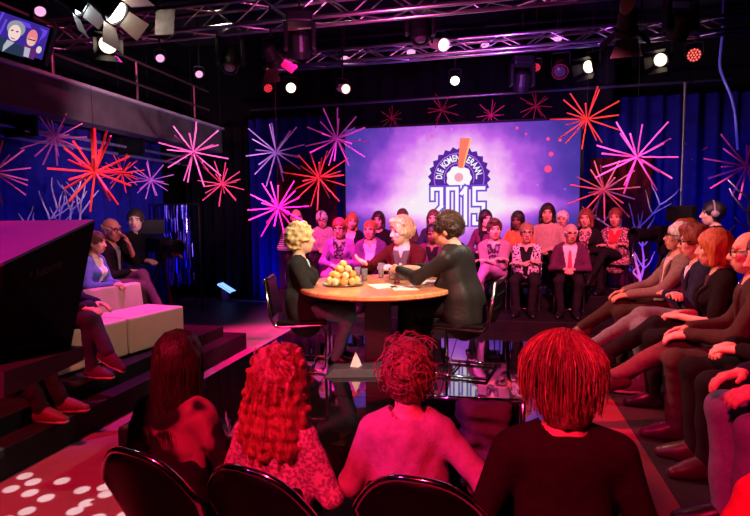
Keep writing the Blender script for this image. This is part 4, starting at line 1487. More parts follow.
rodmesh = {}
for k, (px, py, rp, d, c, lab) in enumerate(STARS):
    p = AD(px, py, d)
    R = rp * d / FPX * 1.2
    t = thing('star_burst', lab, 'star decoration', p, 0, 'hanging rod stars')
    m = mat('rod_' + c, STC[c], 0.35)
    bm = B(); ball(bm, (0, 0, 0), R * 0.055, 10); obj('hub', bm, m, t, True)
    if c not in rodmesh:
        bm = B(); tube(bm, [(0, 0, 0.02), (0, 0, 1.0)], 0.008, 6)
        me = bpy.data.meshes.new('rod'); bm.to_mesh(me); bm.free(); me.materials.append(m); rodmesh[c] = me
    dirs = fib(20 if rp > 16 else 14, k * 13 + 5)
    for j, v in enumerate(dirs):
        o = bpy.data.objects.new('rod', rodmesh[c]); COL.objects.link(o); o.parent = t
        L = R * rnd.uniform(0.82, 1.05)
        o.rotation_euler = v.to_track_quat('Z', 'Y').to_euler()
        th = max(0.55, min(1.5, R * 2.6)) if px != 95 else 1.5
        o.scale = (th, th, L)
    bm = B(); tube(bm, [(0, 0, 0), (0, 0, 5.28 - p.z)], 0.0022, 5); obj('thread', bm, BLACK, t)
    if px == 95:
        bm = B(); box(bm, -0.02, 0.02, -0.02, 0.02, -0.02, R * 1.0, 0.004); obj('hanging_bar', bm, m, t)


# ------------------------------------------------------------------ bare white branches
def branch(p, h, m, label, seed, lean=0.0):
    r = random.Random(seed)
    t = thing('bare_branch', label, 'branch decoration', p, 0, 'bare branches by the curtains')
    bm = B()

    def grow(a, dr, L, rad, lv):
        pts = [a]
        q = a
        for i in range(4):
            dr = (dr + Vector((r.uniform(-.28, .28), r.uniform(-.2, .2), r.uniform(-.05, .2)))).normalized()
            q = q + dr * L / 4
            pts.append(q)
        tube(bm, pts, rad, 6, radii=[rad * (1 - 0.13 * i) for i in range(5)])
        if lv > 0:
            for s in (-1, 1):
                for i in ((2, 4) if lv > 1 else (1, 3, 4)):
                    e = (dr * 0.6 + Vector((s * r.uniform(.4, .95), r.uniform(-.3, .3), r.uniform(0.1, .5)))).normalized()
                    grow(pts[i], e, L * r.uniform(0.42, 0.6), rad * 0.62, lv - 1)
    grow(Vector((0, 0, 0)), Vector((lean, 0, 1)).normalized(), h * 0.6, 0.030, 2)
    obj('branches', bm, m, t, True)
    bm = B(); lathe(bm, [(0.13, 0), (0.13, 0.02), (0.03, 0.05)], 16); obj('base', bm, BLACK, t)


BR = mat('branch_white', (0.75, 0.66, 0.72), 0.5, noise=0.15)
for (px, py, y, h, lab, sd, ln) in ((20, 212, 5.5, 2.15, 'white bare branch behind the prompter hood, nearest the photo edge', 1, 0.1), (50, 212, 5.9, 2.1, 'pink-lit bare branch behind the two small knobs of the prompter', 2, -0.15), (99, 214, 6.6, 2.1, 'violet bare branch just above the bald man on the sofa side', 4, -0.3), (640, 255, 8.7, 2.2, 'violet bare branch by the camera operated by the man with headphones', 3, 0.15), (741, 250, 6.9, 2.2, 'blue-violet bare branch at the photo edge beyond the bald man in glasses', 6, 0.1)):
    p = AY(px, py, y)
    branch((p.x, p.y, 0.0), h, BR, lab, sd, ln)

# ------------------------------------------------------------------ table
VIEW = math.radians(12.3)
TC = Vector((-1.05, 4.92, PZ))
TA, TB = 0.72, 0.79
tbl = thing('talk_table', 'oval wooden talk table on a dark square pedestal at the middle of the stage', 'table', TC, VIEW)


def wood_mat():
    m = mat('table_wood', (0.68, 0.31, 0.14), 0.22, noise=0.3, nscale=7, stretch=(1, 9, 1), coat=0.3)
    return m


bm = B()
prof = [(0.90, 0.690), (0.985, 0.694), (1.0, 0.705), (1.0, 0.728), (0.988, 0.740), (0.001, 0.740)]
lathe(bm, [(0.001, 0.690)] + prof, 64, Matrix.Diagonal((TA, TB, 1, 1)), cap=False)
obj('tabletop', bm, wood_mat(), tbl)
DKW = mat('pedestal_grey', (0.05, 0.045, 0.06), 0.45, noise=0.15)
bm = B(); box(bm, -0.12, 0.12, -0.12, 0.12, 0.05, 0.69, 0.008); obj('pedestal', bm, DKW, tbl)
bm = B()
vs = box(bm, -0.46, 0.46, -0.48, 0.48, 0.0, 0.055, 0.004)
for v in vs:
    if v.co.z > 0.03: v.co.x *= 0.86; v.co.y *= 0.86
obj('base_plate', bm, DKW, tbl)
bm = B(); box(bm, -0.3, 0.3, -0.34, 0.34, 0.655, 0.69, 0.004); obj('support_frame', bm, DKW, tbl)
TZ = PZ + 0.741
# white paper cone on the base plate
q = AZ(356, 366, PZ + 0.056)
bm = B(); lathe(bm, [(0.055, 0), (0.001, 0.13)], 4, Matrix.Translation(q) @ Matrix.Rotation(0.6, 4, 'Z'))
tag(obj('paper_pyramid', bm, mat('paper', (0.75, 0.73, 0.72), 0.7)), 'small white folded pyramid standing on the base plate of the table', 'paper')

# platter of golden buns
pc = AZ(343.5, 285, TZ)
pl = thing('silver_platter', 'round silver platter carrying the heap of golden buns', 'platter', (pc.x, pc.y, TZ))
bm = B(); lathe(bm, [(0.10, 0.0), (0.15, 0.004), (0.185, 0.014), (0.187, 0.017), (0.15, 0.008), (0.001, 0.006)], 40); obj('dish', bm, ALU, pl, True)
bm = B()
tube(bm, [(0.187 * math.cos(t), 0.187 * math.sin(t), 0.016) for t in np.linspace(0, 2 * PI, 40, endpoint=False)], 0.004, 6, closed=True); obj('rim', bm, CHROME, pl, True)


def bun_mat(name, c):
    if name in MATS: return MATS[name]
    m = mat(name, c, 0.45, noise=0.35, nscale=16, bump=0.4, bscale=40)
    return m


bunm = [bun_mat('bun_gold', (0.85, 0.50, 0.16)), bun_mat('bun_pale', (0.88, 0.66, 0.34)), bun_mat('bun_orange', (0.85, 0.33, 0.07))]
rb = 0.0335
spots = []
for lev, (n, rr, z) in enumerate(((10, 0.125, 0), (5, 0.060, 0), (7, 0.092, 0.052), (2, 0.032, 0.052), (4, 0.050, 0.104), (1, 0.0, 0.148))):
    for i in range(n):
        a = 2 * PI * i / n + 0.35 * lev
        spots.append((rr * math.cos(a), rr * math.sin(a), 0.010 + rb + z, lev))
bmesh0 = []
for s in range(3):
    bm = B(); ball(bm, (0, 0, 0), rb, 16)
    for v in bm.verts:
        v.co *= 1 + 0.05 * math.sin(v.co.x * 160 + s) * math.cos(v.co.y * 130 + 2 * s) + 0.03 * math.sin(v.co.z * 190)
    me = bpy.data.meshes.new('bun'); bm.to_mesh(me); bm.free()
    me.polygons.foreach_set('use_smooth', [True] * len(me.polygons))
    bmesh0.append(me)
LEV = {0: 'golden round bun in the bottom ring of the heap on the silver platter', 1: 'golden round bun hidden inside the bottom of the heap on the platter', 2: 'golden round bun in the middle layer of the heap on the platter', 3: 'golden round bun inside the middle layer of the heap on the platter', 4: 'golden round bun in the small upper layer just below the topmost bun', 5: 'pale golden bun topmost on the heap on the silver platter'}
for i, (x, y, z, lev) in enumerate(spots):
    me = bmesh0[i % 3].copy()
    o = link('bun', me, None, bunm[(i * 7 + lev) % 3])
    o.location = (pc.x + x, pc.y + y, TZ + z)
    o.rotation_euler = (rnd.uniform(0, 6), rnd.uniform(0, 6), rnd.uniform(0, 6))
    tag(o, LEV[lev], 'bun', 'golden buns heaped on the platter')

GLASS = mat('drinking_glass', (0.92, 0.92, 0.96), 0.04, trans=0.85, ior=1.45)
WATER = mat('water_in_glass', (0.9, 0.95, 1.0), 0.02, trans=0.85, ior=1.33)


def tumbler(px, py, label, h=0.115, r=0.031):
    p = AZ(px, py, TZ)
    t = thing('drinking_glass', label, 'glass', p, 0, 'water glasses on the table')
    bm = B(); lathe(bm, [(0.001, 0.0), (r * 0.85, 0.0), (r, h), (r * 0.94, h), (r * 0.80, 0.009), (0.001, 0.009)], 20, cap=False); obj('bowl', bm, GLASS, t, True)
    bm = B(); lathe(bm, [(0.001, 0.0095), (r * 0.79, 0.0095), (r * 0.85, h * 0.55), (0.001, h * 0.55)], 20, cap=False); obj('water', bm, WATER, t, True)


for (px, py, lab) in ((357.5, 278.5, 'water glass just behind the heap of buns, nearer to them'), (364.5, 280.5, 'water glass beside the heap of buns, farther from them'), (381, 278, 'tall water glass standing in front of the blond man\'s open hand'), (391.5, 279.5, 'first water glass of the three in front of the blond man'), (397, 283, 'middle water glass standing nearest the papers'), (402.5, 279.5, 'last water glass of the three in front of the blond man'), (413, 282, 'low water glass by the hands of the man in the black jacket')):
    tumbler(px, py, lab, 0.15 if px == 381 else 0.115)
for (px, py, a, lab) in ((383, 286, 0.3, 'white paper sheet on the table below the row of glasses'), (404, 288, 0.1, 'white paper sheet on the table in front of the middle glass'), (428, 282, -0.5, 'white paper sheet under the hands of the man in the black jacket')):
    p = AZ(px, py, TZ + 0.0)
    bm = B(); box(bm, -0.105, 0.105, -0.148, 0.148, 0.0, 0.002, 0.0, Matrix.Translation(p) @ Matrix.Rotation(a + VIEW, 4, 'Z'))
    tag(obj('paper_sheet', bm, mat('paper', (0.75, 0.73, 0.72), 0.7)), lab, 'paper')


# ------------------------------------------------------------------ chairs
def talk_chair(loc, facing, label):
    """chrome sled-base armless chair with black leather seat and back"""
    t = thing('talk_chair', label, 'chair', loc, math.radians(facing), 'chrome chairs at the talk table')
    for s in (-1, 1):
        bm = B()
        x = s * 0.235
        pts = [(x, -0.295, 0.82), (x, -0.24, 0.47), (x, -0.20, 0.405), (x, 0.235, 0.415), (x, 0.23, 0.018), (x, -0.22, 0.018)]
        tube(bm, rounded(pts, 0.06, 6), 0.0125, 10)
        obj('side_frame', bm, CHROME, t, True)
    for (y, z, r) in ((-0.22, 0.018, 0.0125), (0.10, 0.018, 0.010), (-0.295, 0.815, 0.0125)):
        bm = B(); tube(bm, [(-0.235, y, z), (0.235, y, z)], r, 10); obj('cross_bar', bm, CHROME, t, True)
    bm = B(); box(bm, -0.225, 0.225, -0.20, 0.24, 0.405, 0.455, 0.018, seg=3); obj('seat', bm, LEATHER, t)
    R = Matrix.Translation((0, -0.262, 0.645)) @ Matrix.Rotation(math.radians(8), 4, 'X')
    bm = B(); box(bm, -0.222, 0.222, -0.022, 0.022, -0.165, 0.165, 0.016, R, 3); bk = obj('backrest', bm, LEATHER, t)
    bm = B()
    for z in (-0.055, 0.055): box(bm, -0.21, 0.21, -0.026, 0.0, z - 0.004, z + 0.004, 0.002, R)
    obj('stitched_seam', bm, BLACKPL, bk)
    return t


def stack_chair(loc, facing, label, group='black chairs under the audience', sc=1.0):
    t = thing('audience_chair', label, 'chair', loc, math.radians(facing), group, sc)
    bm = B(); box(bm, -0.22, 0.22, -0.22, 0.22, 0.415, 0.448, 0.014); obj('seat', bm, LEATHER, t)
    R = Matrix.Translation((0, -0.255, 0.68)) @ Matrix.Rotation(math.radians(9), 4, 'X')
    bm = B(); box(bm, -0.215, 0.215, -0.014, 0.014, -0.15, 0.15, 0.012, R); obj('backrest', bm, LEATHER, t)
    for s in (-1, 1):
        bm = B(); tube(bm, rounded([(s * 0.20, 0.24, 0.0), (s * 0.20, 0.20, 0.41), (s * 0.20, -0.20, 0.41)], 0.03), 0.011, 8); obj('leg', bm, CHROME, t, True)
        bm = B(); tube(bm, [(s * 0.20, -0.25, 0.0), (s * 0.20, -0.205, 0.42), (s * 0.205, -0.27, 0.83)], 0.011, 8); obj('leg', bm, CHROME, t, True)
    bm = B(); tube(bm, [(-0.2, 0.235, 0.08), (0.2, 0.235, 0.08)], 0.008, 8); obj('stretcher', bm, CHROME, t, True)
    return t


def shell_chair(loc, facing, label, rim=CHROME):
    """low chair with a rounded black shell back edged by a chrome tube"""
    t = thing('shell_back_chair', label, 'chair', loc, math.radians(facing), 'round-backed chairs of the near row')
    n, mrow = 20, 7
    bm = B()
    def pnt(u, v, off=0.0):
        # u across -1..1, v up 0..1
        w = 0.245
        top = 0.81 - 0.17 * abs(u) ** 2.6
        z = 0.40 + (top - 0.40) * v
        wv = w * (0.86 + 0.14 * v)
        x = u * wv
        y = -0.27 - 0.10 * v + 0.075 * u * u - off
        return Vector((x, y, z))
    fr = [[bm.verts.new(pnt(-1 + 2 * i / n, j / mrow)) for i in range(n + 1)] for j in range(mrow + 1)]
    bk = [[bm.verts.new(pnt(-1 + 2 * i / n, j / mrow, 0.022)) for i in range(n + 1)] for j in range(mrow + 1)]
    for j in range(mrow):
        for i in range(n):
            bm.faces.new((fr[j][i + 1], fr[j][i], fr[j + 1][i], fr[j + 1][i + 1]))
            bm.faces.new((bk[j][i], bk[j][i + 1], bk[j + 1][i + 1], bk[j + 1][i]))
    for i in range(n):
        bm.faces.new((fr[mrow][i + 1], fr[mrow][i], bk[mrow][i], bk[mrow][i + 1]))
        bm.faces.new((fr[0][i], fr[0][i + 1], bk[0][i + 1], bk[0][i]))
    for j in range(mrow):
        bm.faces.new((fr[j][0], bk[j][0], bk[j + 1][0], fr[j + 1][0]))
        bm.faces.new((bk[j][n], fr[j][n], fr[j + 1][n], bk[j + 1][n]))
    bmesh.ops.recalc_face_normals(bm, faces=bm.faces[:])
    bk_ = obj('backrest', bm, LEATHER, t, True)
    edge = [pnt(-1, v, 0.011) for v in (0.0, 0.35, 0.7, 0.92)] + [pnt(u, 1.0, 0.011) for u in np.linspace(-1, 1, 25)] + [pnt(1, v, 0.011) for v in (0.92, 0.7, 0.35, 0.0)]
    bm = B(); tube(bm, edge, 0.0125, 10); obj('chrome_rim', bm, rim, bk_, True)
    bm = B(); box(bm, -0.23, 0.23, -0.25, 0.22, 0.38, 0.45, 0.03, seg=3); obj('seat', bm, LEATHER, t)
    for sx in (-1, 1):
        for sy in (-1, 1):
            bm = B(); tube(bm, [(sx * 0.17, sy * 0.17 - 0.01, 0.39), (sx * 0.21, sy * 0.22 - 0.01, 0.0)], 0.013, 8); obj('leg', bm, CHROME, t, True)
    return t


# empty black chair between the near row and the stage
ce = Vector((-0.12, 2.76, 0.0))
t = talk_chair(ce, 3, 'empty black leather chair with chrome edge between the near row and the stage')
del t['group']
P_ = [cap(v3(-0.02, -0.31, 0.79), v3(0.16, -0.31, 0.78), 0.035), cap(v3(0.0, -0.335, 0.76), v3(0.03, -0.34, 0.45), 0.045, 0.06), cap(v3(0.12, -0.335, 0.76), v3(0.15, -0.34, 0.40), 0.045, 0.06), cap(v3(0.06, -0.335, 0.76), v3(0.09, -0.33, 0.50), 0.05, 0.055), cap(v3(0.05, -0.24, 0.78), v3(0.06, -0.20, 0.60), 0.04, 0.03)]
v, q = sdf_mesh(P_, 0.010, 0.04, noise=folds(5, 0.012, 40))
o = link('folded_coat', np_mesh('folded_coat', v, q), None, mat('coat_charcoal', (0.05, 0.05, 0.055), 0.8, bump=0.3))
o.location = ce; o.rotation_euler = (0, 0, math.radians(3))
tag(o, 'dark charcoal coat hung over the back of the empty black leather chair', 'coat')

# ------------------------------------------------------------------ sofa modules
SOFAM = mat('sofa_beige', (0.62, 0.52, 0.44), 0.5, noise=0.06, nscale=6, bump=0.1, bscale=90)
ang = math.radians(-8.9)


def sofa(y0, y1, label, back=True):
    t = thing('sofa_module', label, 'sofa', (-3.27, 5.3, 0.33), ang, 'beige sofa modules')
    bm = B(); box(bm, -0.50, 0.0, y0 + 0.004, y1 - 0.004, 0.015, 0.365, 0.022, seg=3); obj('seat', bm, SOFAM, t)
    bm = B()
    a = [(-0.50, 0.02), (-0.64, 0.02), (-0.68, 0.60), (-0.58, 0.60)]
    prism(bm, [Vector((x, y0 + 0.004, z)) for x, z in a], (0, y1 - y0 - 0.008, 0))
    bmesh.ops.bevel(bm, geom=bm.edges[:], offset=0.018, segments=2, profile=0.5, affect='EDGES')
    obj('backrest', bm, SOFAM, t)
    for yy in (y0 + 0.08, y1 - 0.08):
        for xx in (-0.58, -0.06):
            bm = B(); box(bm, xx - 0.02, xx + 0.02, yy - 0.02, yy + 0.02, 0.0, 0.02); obj('foot', bm, BLACK, t)


sofa(-0.78, 0.0, 'beige sofa module at the end nearest the stage floor, empty')
sofa(-1.56, -0.78, 'beige sofa module behind the legs in dark jeans')
sofa(-2.34, -1.56, 'beige sofa module mostly behind the black prompter')

# ------------------------------------------------------------------ prompter hood and pedestal
def hull(bm, pts):
    vs = [bm.verts.new(p) for p in pts]
    r = bmesh.ops.convex_hull(bm, input=vs)
    bmesh.ops.delete(bm, geom=[e for e in r['geom_interior'] if isinstance(e, bmesh.types.BMVert)], context='VERTS')


A_, C_, Bn, D_ = AD(95, 222, 2.15), AD(-60, 224, 2.35), AD(4, 266, 1.55), AD(-120, 300, 1.40)
A2, B2, C2, D2 = AD(71, 347, 2.0), AD(-6, 352, 1.60), AD(-70, 348, 2.2), AD(-120, 420, 1.45)
base = A_ * 0.25 + C_ * 0.25 + Bn * 0.25 + D_ * 0.25
base.z = 0
pr = thing('camera_prompter', 'large black studio prompter hood with pink-lit top filling the near corner', 'camera', base)
off = -base
bm = B(); hull(bm, [q + off for q in (A_, C_, Bn, D_, A2, B2, C2, D2)]); obj('hood', bm, mat('prompter_black', (0.004, 0.004, 0.004), 0.9, spec=0.1), pr)
nup = (A_ - Bn).cross(D_ - Bn).normalized()
if nup.z < 0: nup = -nup
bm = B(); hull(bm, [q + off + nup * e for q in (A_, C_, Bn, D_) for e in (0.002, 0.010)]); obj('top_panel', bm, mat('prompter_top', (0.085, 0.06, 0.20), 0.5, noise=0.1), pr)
def on_top(px, py):
    r = ray(px, py)
    t_ = (Bn - CAM).dot(nup) / r.dot(nup)
    return CAM + r * t_ + nup * 0.01
for (px, py) in ((19, 227), (54, 225)):
    bm = B(); ball(bm, on_top(px, py) + off + nup * 0.006, 0.014, 10, None, (1.3, 1.0, 0.8)); obj('knob', bm, BLACKPL, pr, True)
bm = B(); hull(bm, [on_top(x, y) + off + nup * e for (x, y) in ((16, 230), (40, 229.5), (41, 231.8), (17, 232.8)) for e in (0.001, 0.003)]); obj('paper_label', bm, mat('paper', (0.75, 0.73, 0.72), 0.7), pr)
# faint maker's lettering on the side
s0, sx_, sy_ = A_ * 0.0, None, None
nside = (A_ - Bn).cross(A2 - Bn).normalized()
if nside.dot(CAM - Bn) < 0: nside = -nside
def on_side(px, py):
    r = ray(px, py)
    t_ = (Bn - CAM).dot(nside) / r.dot(nside)
    return CAM + r * t_
a, b = on_side(34, 274), on_side(61, 263)
ex_ = (b - a).normalized(); ez_ = nside.cross(ex_).normalized()
Mx = Matrix((ex_, ez_, nside)).transposed().to_4x4()
Mx.translation = (a + b) / 2 + off + nside * 0.004
LBL = mat('faint_lettering', (0.045, 0.025, 0.03), 0.7)
me = text_mesh('t', 'Autoscript', 0.024, LBL, pr, Mx, 1.0, 0.001)
xs_ = np.array([v.co for v in me.vertices])
wdt = (xs_ - np.array(Mx.translation)) @ np.array(ex_)
kf = (b - a).length / (wdt.max() - wdt.min())
bpy.data.meshes.remove(me)
me = text_mesh('t', 'Autoscript', 0.024 * kf, LBL, pr, Mx, 1.0, 0.001)
c0 = on_side(29.5, 276) + off + nside * 0.004
bm = B(); bm.from_mesh(me); bpy.data.meshes.remove(me)
prism(bm, [c0 + ex_ * -0.008 + ez_ * 0.01, c0 + ex_ * 0.008 + ez_ * 0.01, c0 - ez_ * 0.01], nside * 0.001)
obj('lettering', bm, LBL, pr)
# shelf with the control arm, head and column below the hood
sh = [AD(0, 371, 1.55), AD(60, 347, 1.9), AD(84, 346, 1.95), AD(84, 361, 1.95), AD(0, 398, 1.55)]
bm = B(); hull(bm, [q + off for q in (AD(-70, 380, 1.45), AD(-40, 352, 2.1), AD(62, 346, 2.1), AD(84, 346, 1.95), AD(84, 360, 1.95), AD(4, 372, 1.5), AD(4, 398, 1.5), AD(-70, 415, 1.45))]); obj('shelf', bm, mat('shelf_black', (0.03, 0.03, 0.04), 0.35), pr)
bm = B(); tube(bm, rounded([AD(-60, 405, 1.7) + off, AD(-10, 392, 1.9) + off, AD(12, 387, 2.0) + off, AD(22, 394, 2.0) + off], 0.04), 0.014, 8); obj('pan_arm', bm, BLACK, pr, True)
bm = B(); lathe(bm, [(0.28, 0.0), (0.28, 0.06), (0.09, 0.12), (0.09, 0.55), (0.07, 0.56), (0.07, 1.25)], 24, Matrix.Translation((-0.55, -0.25, 0))); obj('pedestal', bm, BLACK, pr)

# ------------------------------------------------------------------ hanging television showing two men
c = AD(24, 38, 5.0)
tv = thing('hanging_television', 'flat television hung near the ceiling, showing two men side by side', 'television', c)
r1 = (AD(46, 47, 4.95) - AD(2, 22, 4.95))
exx = (AD(44, 24, 5.0) - AD(0, 8, 5.0)).normalized()
upv = (AD(2, 10, 5.0) - AD(-9, 45, 5.0))
upv = (upv - exx * upv.dot(exx)).normalized()
nv = exx.cross(upv)
if nv.dot(CAM - c) < 0: nv = -nv
def tvp(px, py, e=0.0):
    r = ray(px, py)
    return CAM + r * ((c - CAM).dot(nv) / r.dot(nv)) - c + nv * e
def tvflat(name, polys, m, e):
    for poly in polys:
        bm = B(); prism(bm, [tvp(x, y, e) for x, y in poly], nv * 0.002); obj(name, bm, m, tv)
bm = B(); prism(bm, [tvp(x, y, -0.06) for x, y in ((-14, 5), (54, 28), (44, 65), (-24, 42))], nv * 0.058); obj('casing', bm, BLACKPL, tv)
tvflat('display', [[(-12, 7), (50, 28.5), (42, 60), (-20, 39)]], em_mat('tv_blue', (0.045, 0.02, 0.30)), 0.001)
tvflat('picture_streak', [[(-2, 22), (0, 22.5), (5, 13), (3, 12)], [(-1, 34), (1, 34.5), (8, 20), (6, 19)], [(18, 20), (30, 24), (32, 29), (24, 27)], [(40, 28), (48, 31), (46, 36), (41, 40), (38, 44), (42, 36), (43, 32)]], em_mat('tv_violet', (0.13, 0.06, 0.75)), 0.004)
tvflat('picture_jacket', [[(-4, 36), (6, 38), (14, 43), (24, 47), (25, 58), (-6, 49)]], em_mat('tv_navy', (0.02, 0.035, 0.075)), 0.006)
tvflat('picture_jacket', [[(25, 44), (31, 47), (38, 51), (34, 60), (22, 56)]], em_mat('tv_purple', (0.12, 0.02, 0.16)), 0.006)
tvflat('picture_shirt', [[(8, 40), (15, 43), (3, 52), (4, 46)], [(25.5, 47), (31, 49), (29, 58), (24, 56.5)]], em_mat('tv_shirt', (0.45, 0.45, 0.55)), 0.008)
def ov(cx_, cy_, a_, b_, tlt=0.0, n=20): return [(cx_ + a_ * math.cos(t) * math.cos(tlt) - b_ * math.sin(t) * math.sin(tlt), cy_ + a_ * math.cos(t) * math.sin(tlt) + b_ * math.sin(t) * math.cos(tlt)) for t in np.linspace(0, 2 * PI, n, endpoint=False)]
tvflat('picture_hair', [ov(17, 29, 9.2, 8.0, 0.3)], em_mat('tv_hair', (0.30, 0.30, 0.36)), 0.010)
tvflat('picture_face', [ov(15.5, 33.5, 6.2, 8.2, 0.25)], em_mat('tv_face', (0.90, 0.66, 0.62)), 0.012)
tvflat('picture_face', [ov(33, 38.5, 5.2, 8.4, 0.25)], em_mat('tv_face_red', (0.85, 0.22, 0.26)), 0.012)
tvflat('picture_face', [ov(32, 42.5, 4.2, 4.2, 0.25)], em_mat('tv_face_pale', (0.85, 0.50, 0.42)), 0.014)
tvflat('picture_glasses', [[(29.5, 39), (36.5, 41), (36.3, 42.2), (29.3, 40.2)], ov(13.5, 31, 1.4, .7), ov(18.5, 32.5, 1.4, .7), [(12, 38), (16, 39.5), (16, 40.2), (12, 38.8)]], em_mat('tv_dark', (0.06, 0.03, 0.05)), 0.016)
tvflat('picture_hand', [ov(40, 50.5, 2.6, 3.6, 0.3)], em_mat('tv_hand', (0.8, 0.6, 0.55)), 0.016)
bm = B(); tube(bm, [-nv * 0.05, -nv * 0.15 + Vector((0, 0, 0.3)), -nv * 0.15 + Vector((0, 0, 5.3 - c.z))], 0.018, 8); obj('bracket', bm, BLACK, tv)

# ------------------------------------------------------------------ studio cameras
def studio_camera(loc, facing, label, sc=1.0, h=1.3):
    t = thing('studio_camera', label, 'camera', loc, math.radians(facing), None, sc)
    bm = B(); box(bm, -0.09, 0.09, -0.28, 0.16, h - 0.10, h + 0.12, 0.02); obj('camera_body', bm, BLACKPL, t)
    M = Matrix.Translation((0, 0.16, h)) @ Matrix.Rotation(math.radians(-90), 4, 'X')
    bm = B(); lathe(bm, [(0.06, 0), (0.065, 0.10), (0.085, 0.14), (0.09, 0.30), (0.10, 0.31), (0.10, 0.36), (0.08, 0.36), (0.075, 0.30), (0.001, 0.30)], 20, M); obj('lens_barrel', bm, BLACKPL, t)
    bm = B(); box(bm, -0.20, 0.20, -0.34, -0.24, h + 0.16, h + 0.38, 0.012); obj('viewfinder', bm, BLACKPL, t)
    bm = B(); tube(bm, [(0, -0.2, h + 0.1), (0, -0.28, h + 0.2)], 0.02, 8); obj('bracket', bm, BLACK, t)
    bm = B(); tube(bm, [(0.1, -0.25, h - 0.1), (0.16, -0.65, h - 0.2)], 0.012, 8); obj('pan_arm', bm, BLACK, t)
    bm = B(); lathe(bm, [(0.08, h - 0.25), (0.08, h - 0.10)], 16); obj('head', bm, BLACK, t)
    for a in (90, 210, 330):
        a = math.radians(a)
        bm = B(); tube(bm, [(0.03 * math.cos(a), 0.03 * math.sin(a), h - 0.22), (0.42 * math.cos(a), 0.42 * math.sin(a), 0.0)], 0.022, 8); obj('leg', bm, BLACK, t)
    return t


pcam = AY(664, 233, 7.3)
studio_camera((pcam.x, 7.3, 0.0), 122, 'black studio camera with square viewfinder, operated by the man with headphones', 0.92, 1.5)
pcam = AY(160, 232, 6.35)
studio_camera((pcam.x, pcam.y, 0.0), -120, 'black studio camera with small lit display in front of the young cameraman by the sofa', 0.9, 1.42)
# tinsel strips in the dark corner
p0 = AY(168, 200, 8.6); p1 = AY(188, 285, 8.6)
t = thing('tinsel_curtain', 'shimmering blue tinsel strips hanging in the dark corner beside the cameraman', 'tinsel curtain', ((p0.x + p1.x) / 2, 8.6, 0.0))
bm = B()
for i in range(46):
    x = rnd.uniform(-0.25, 0.25); y = rnd.uniform(-0.1, 0.1)
    pts = [Vector((x + 0.012 * math.sin(k * 1.3 + i), y + 0.012 * math.cos(k * 1.7 + i), 1.85 - k * 0.24 * rnd.uniform(0.9, 1.0))) for k in range(7)]
    for a, b in zip(pts[:-1], pts[1:]):
        w = Vector((rnd.uniform(-1, 1), rnd.uniform(-1, 1), 0)).normalized() * 0.007
        vs = [bm.verts.new(q) for q in (a - w, a + w, b + w, b - w)]
        bm.faces.new(vs)
so = obj('strips', bm, mat('tinsel', (0.10, 0.09, 0.75), 0.25, 1.0), t); so['kind'] = 'stuff'
bm = B(); tube(bm, [(-0.4, 0, 1.87), (0.42, 0, 1.87)], 0.015, 8); tube(bm, [(-0.4, 0, 1.87), (-0.4, 0, 0)], 0.015, 8); tube(bm, [(0.42, 0, 1.87), (0.42, 0, 0)], 0.015, 8); obj('stand', bm, BLACK, t)
q = AY(683, 150, 9.3)
bm = B(); tube(bm, [(q.x, 9.3, 0.0), (q.x, 9.3, 3.6)], 0.022, 10); tag(obj('curtain_pole', bm, mat('pipe_grey', (0.30, 0.28, 0.30), 0.35, 0.9)), 'upright pole in front of the blue curtain behind the viewfinder', 'pole')

# small bag beside the first woman of the near row
p = AZ(108, 462, 0.0)

# ------------------------------------------------------------------ people
def cloth(name, c, **k):
    d = dict(rough=0.9, spec=0.08, noise=0.15, nscale=30, bump=0.25, bscale=90)
    d.update(k)
    return mat('cloth_' + name, c, **d)


NAVY = cloth('navy', (0.02, 0.022, 0.05)); BLK = cloth('black', (0.011, 0.010, 0.011)); CHAR = cloth('charcoal', (0.022, 0.021, 0.021)); DGREY = cloth('dark_grey', (0.06, 0.055, 0.055))
WHT = cloth('white', (0.72, 0.70, 0.70)); PNK = cloth('pale_pink', (0.72, 0.5, 0.55)); VEL = cloth('burgundy_velvet', (0.045, 0.004, 0.006)); MINT = cloth('mint', (0.45, 0.58, 0.53)); TEAL = cloth('teal_jeans', (0.10, 0.26, 0.27))
JEAN = cloth('dark_jeans', (0.025, 0.035, 0.06)); GJEAN = cloth('grey_jeans', (0.16, 0.155, 0.165)); PJEAN = cloth('blue_jeans', (0.16, 0.15, 0.28)); BROWN = cloth('brown', (0.05, 0.032, 0.027)); TAUPE = cloth('taupe', (0.20, 0.155, 0.14)); BEIGE = cloth('beige', (0.42, 0.32, 0.27))
ORNG = cloth('orange', (0.75, 0.16, 0.04)); PURP = cloth('purple', (0.13, 0.04, 0.17)); PLUM = cloth('plum', (0.09, 0.02, 0.06)); LBLUE = cloth('denim_blue', (0.10, 0.17, 0.45)); REDC = cloth('red', (0.5, 0.03, 0.05)); GREYS = cloth('grey_shirt', (0.07, 0.068, 0.065))
STRIPE = pattern_mat('striped_shirt', (0.55, 0.45, 0.5), (0.05, 0.03, 0.05), 'stripes_z', 9.0, 0.5)
PLAID = pattern_mat('checked_shirt', (0.5, 0.35, 0.4), (0.35, 0.2, 0.22), 'voronoi', 40, 0.45)
FLORAL = pattern_mat('flower_print', (0.72, 0.62, 0.66), (0.03, 0.015, 0.03), 'noise', 34, 0.53)
DOTTY = pattern_mat('dotted_print', (0.62, 0.38, 0.42), (0.16, 0.05, 0.07), 'voronoi', 34, 0.42)
SPOTTY = pattern_mat('dark_print', (0.03, 0.02, 0.03), (0.22, 0.14, 0.26), 'noise', 30, 0.55)
KNIT = pattern_mat('knit_cardigan', (0.62, 0.52, 0.52), (0.30, 0.22, 0.24), 'noise', 60, 0.5)
LACE = pattern_mat('brown_lace', (0.14, 0.09, 0.085), (0.05, 0.03, 0.03), 'voronoi', 60, 0.4)
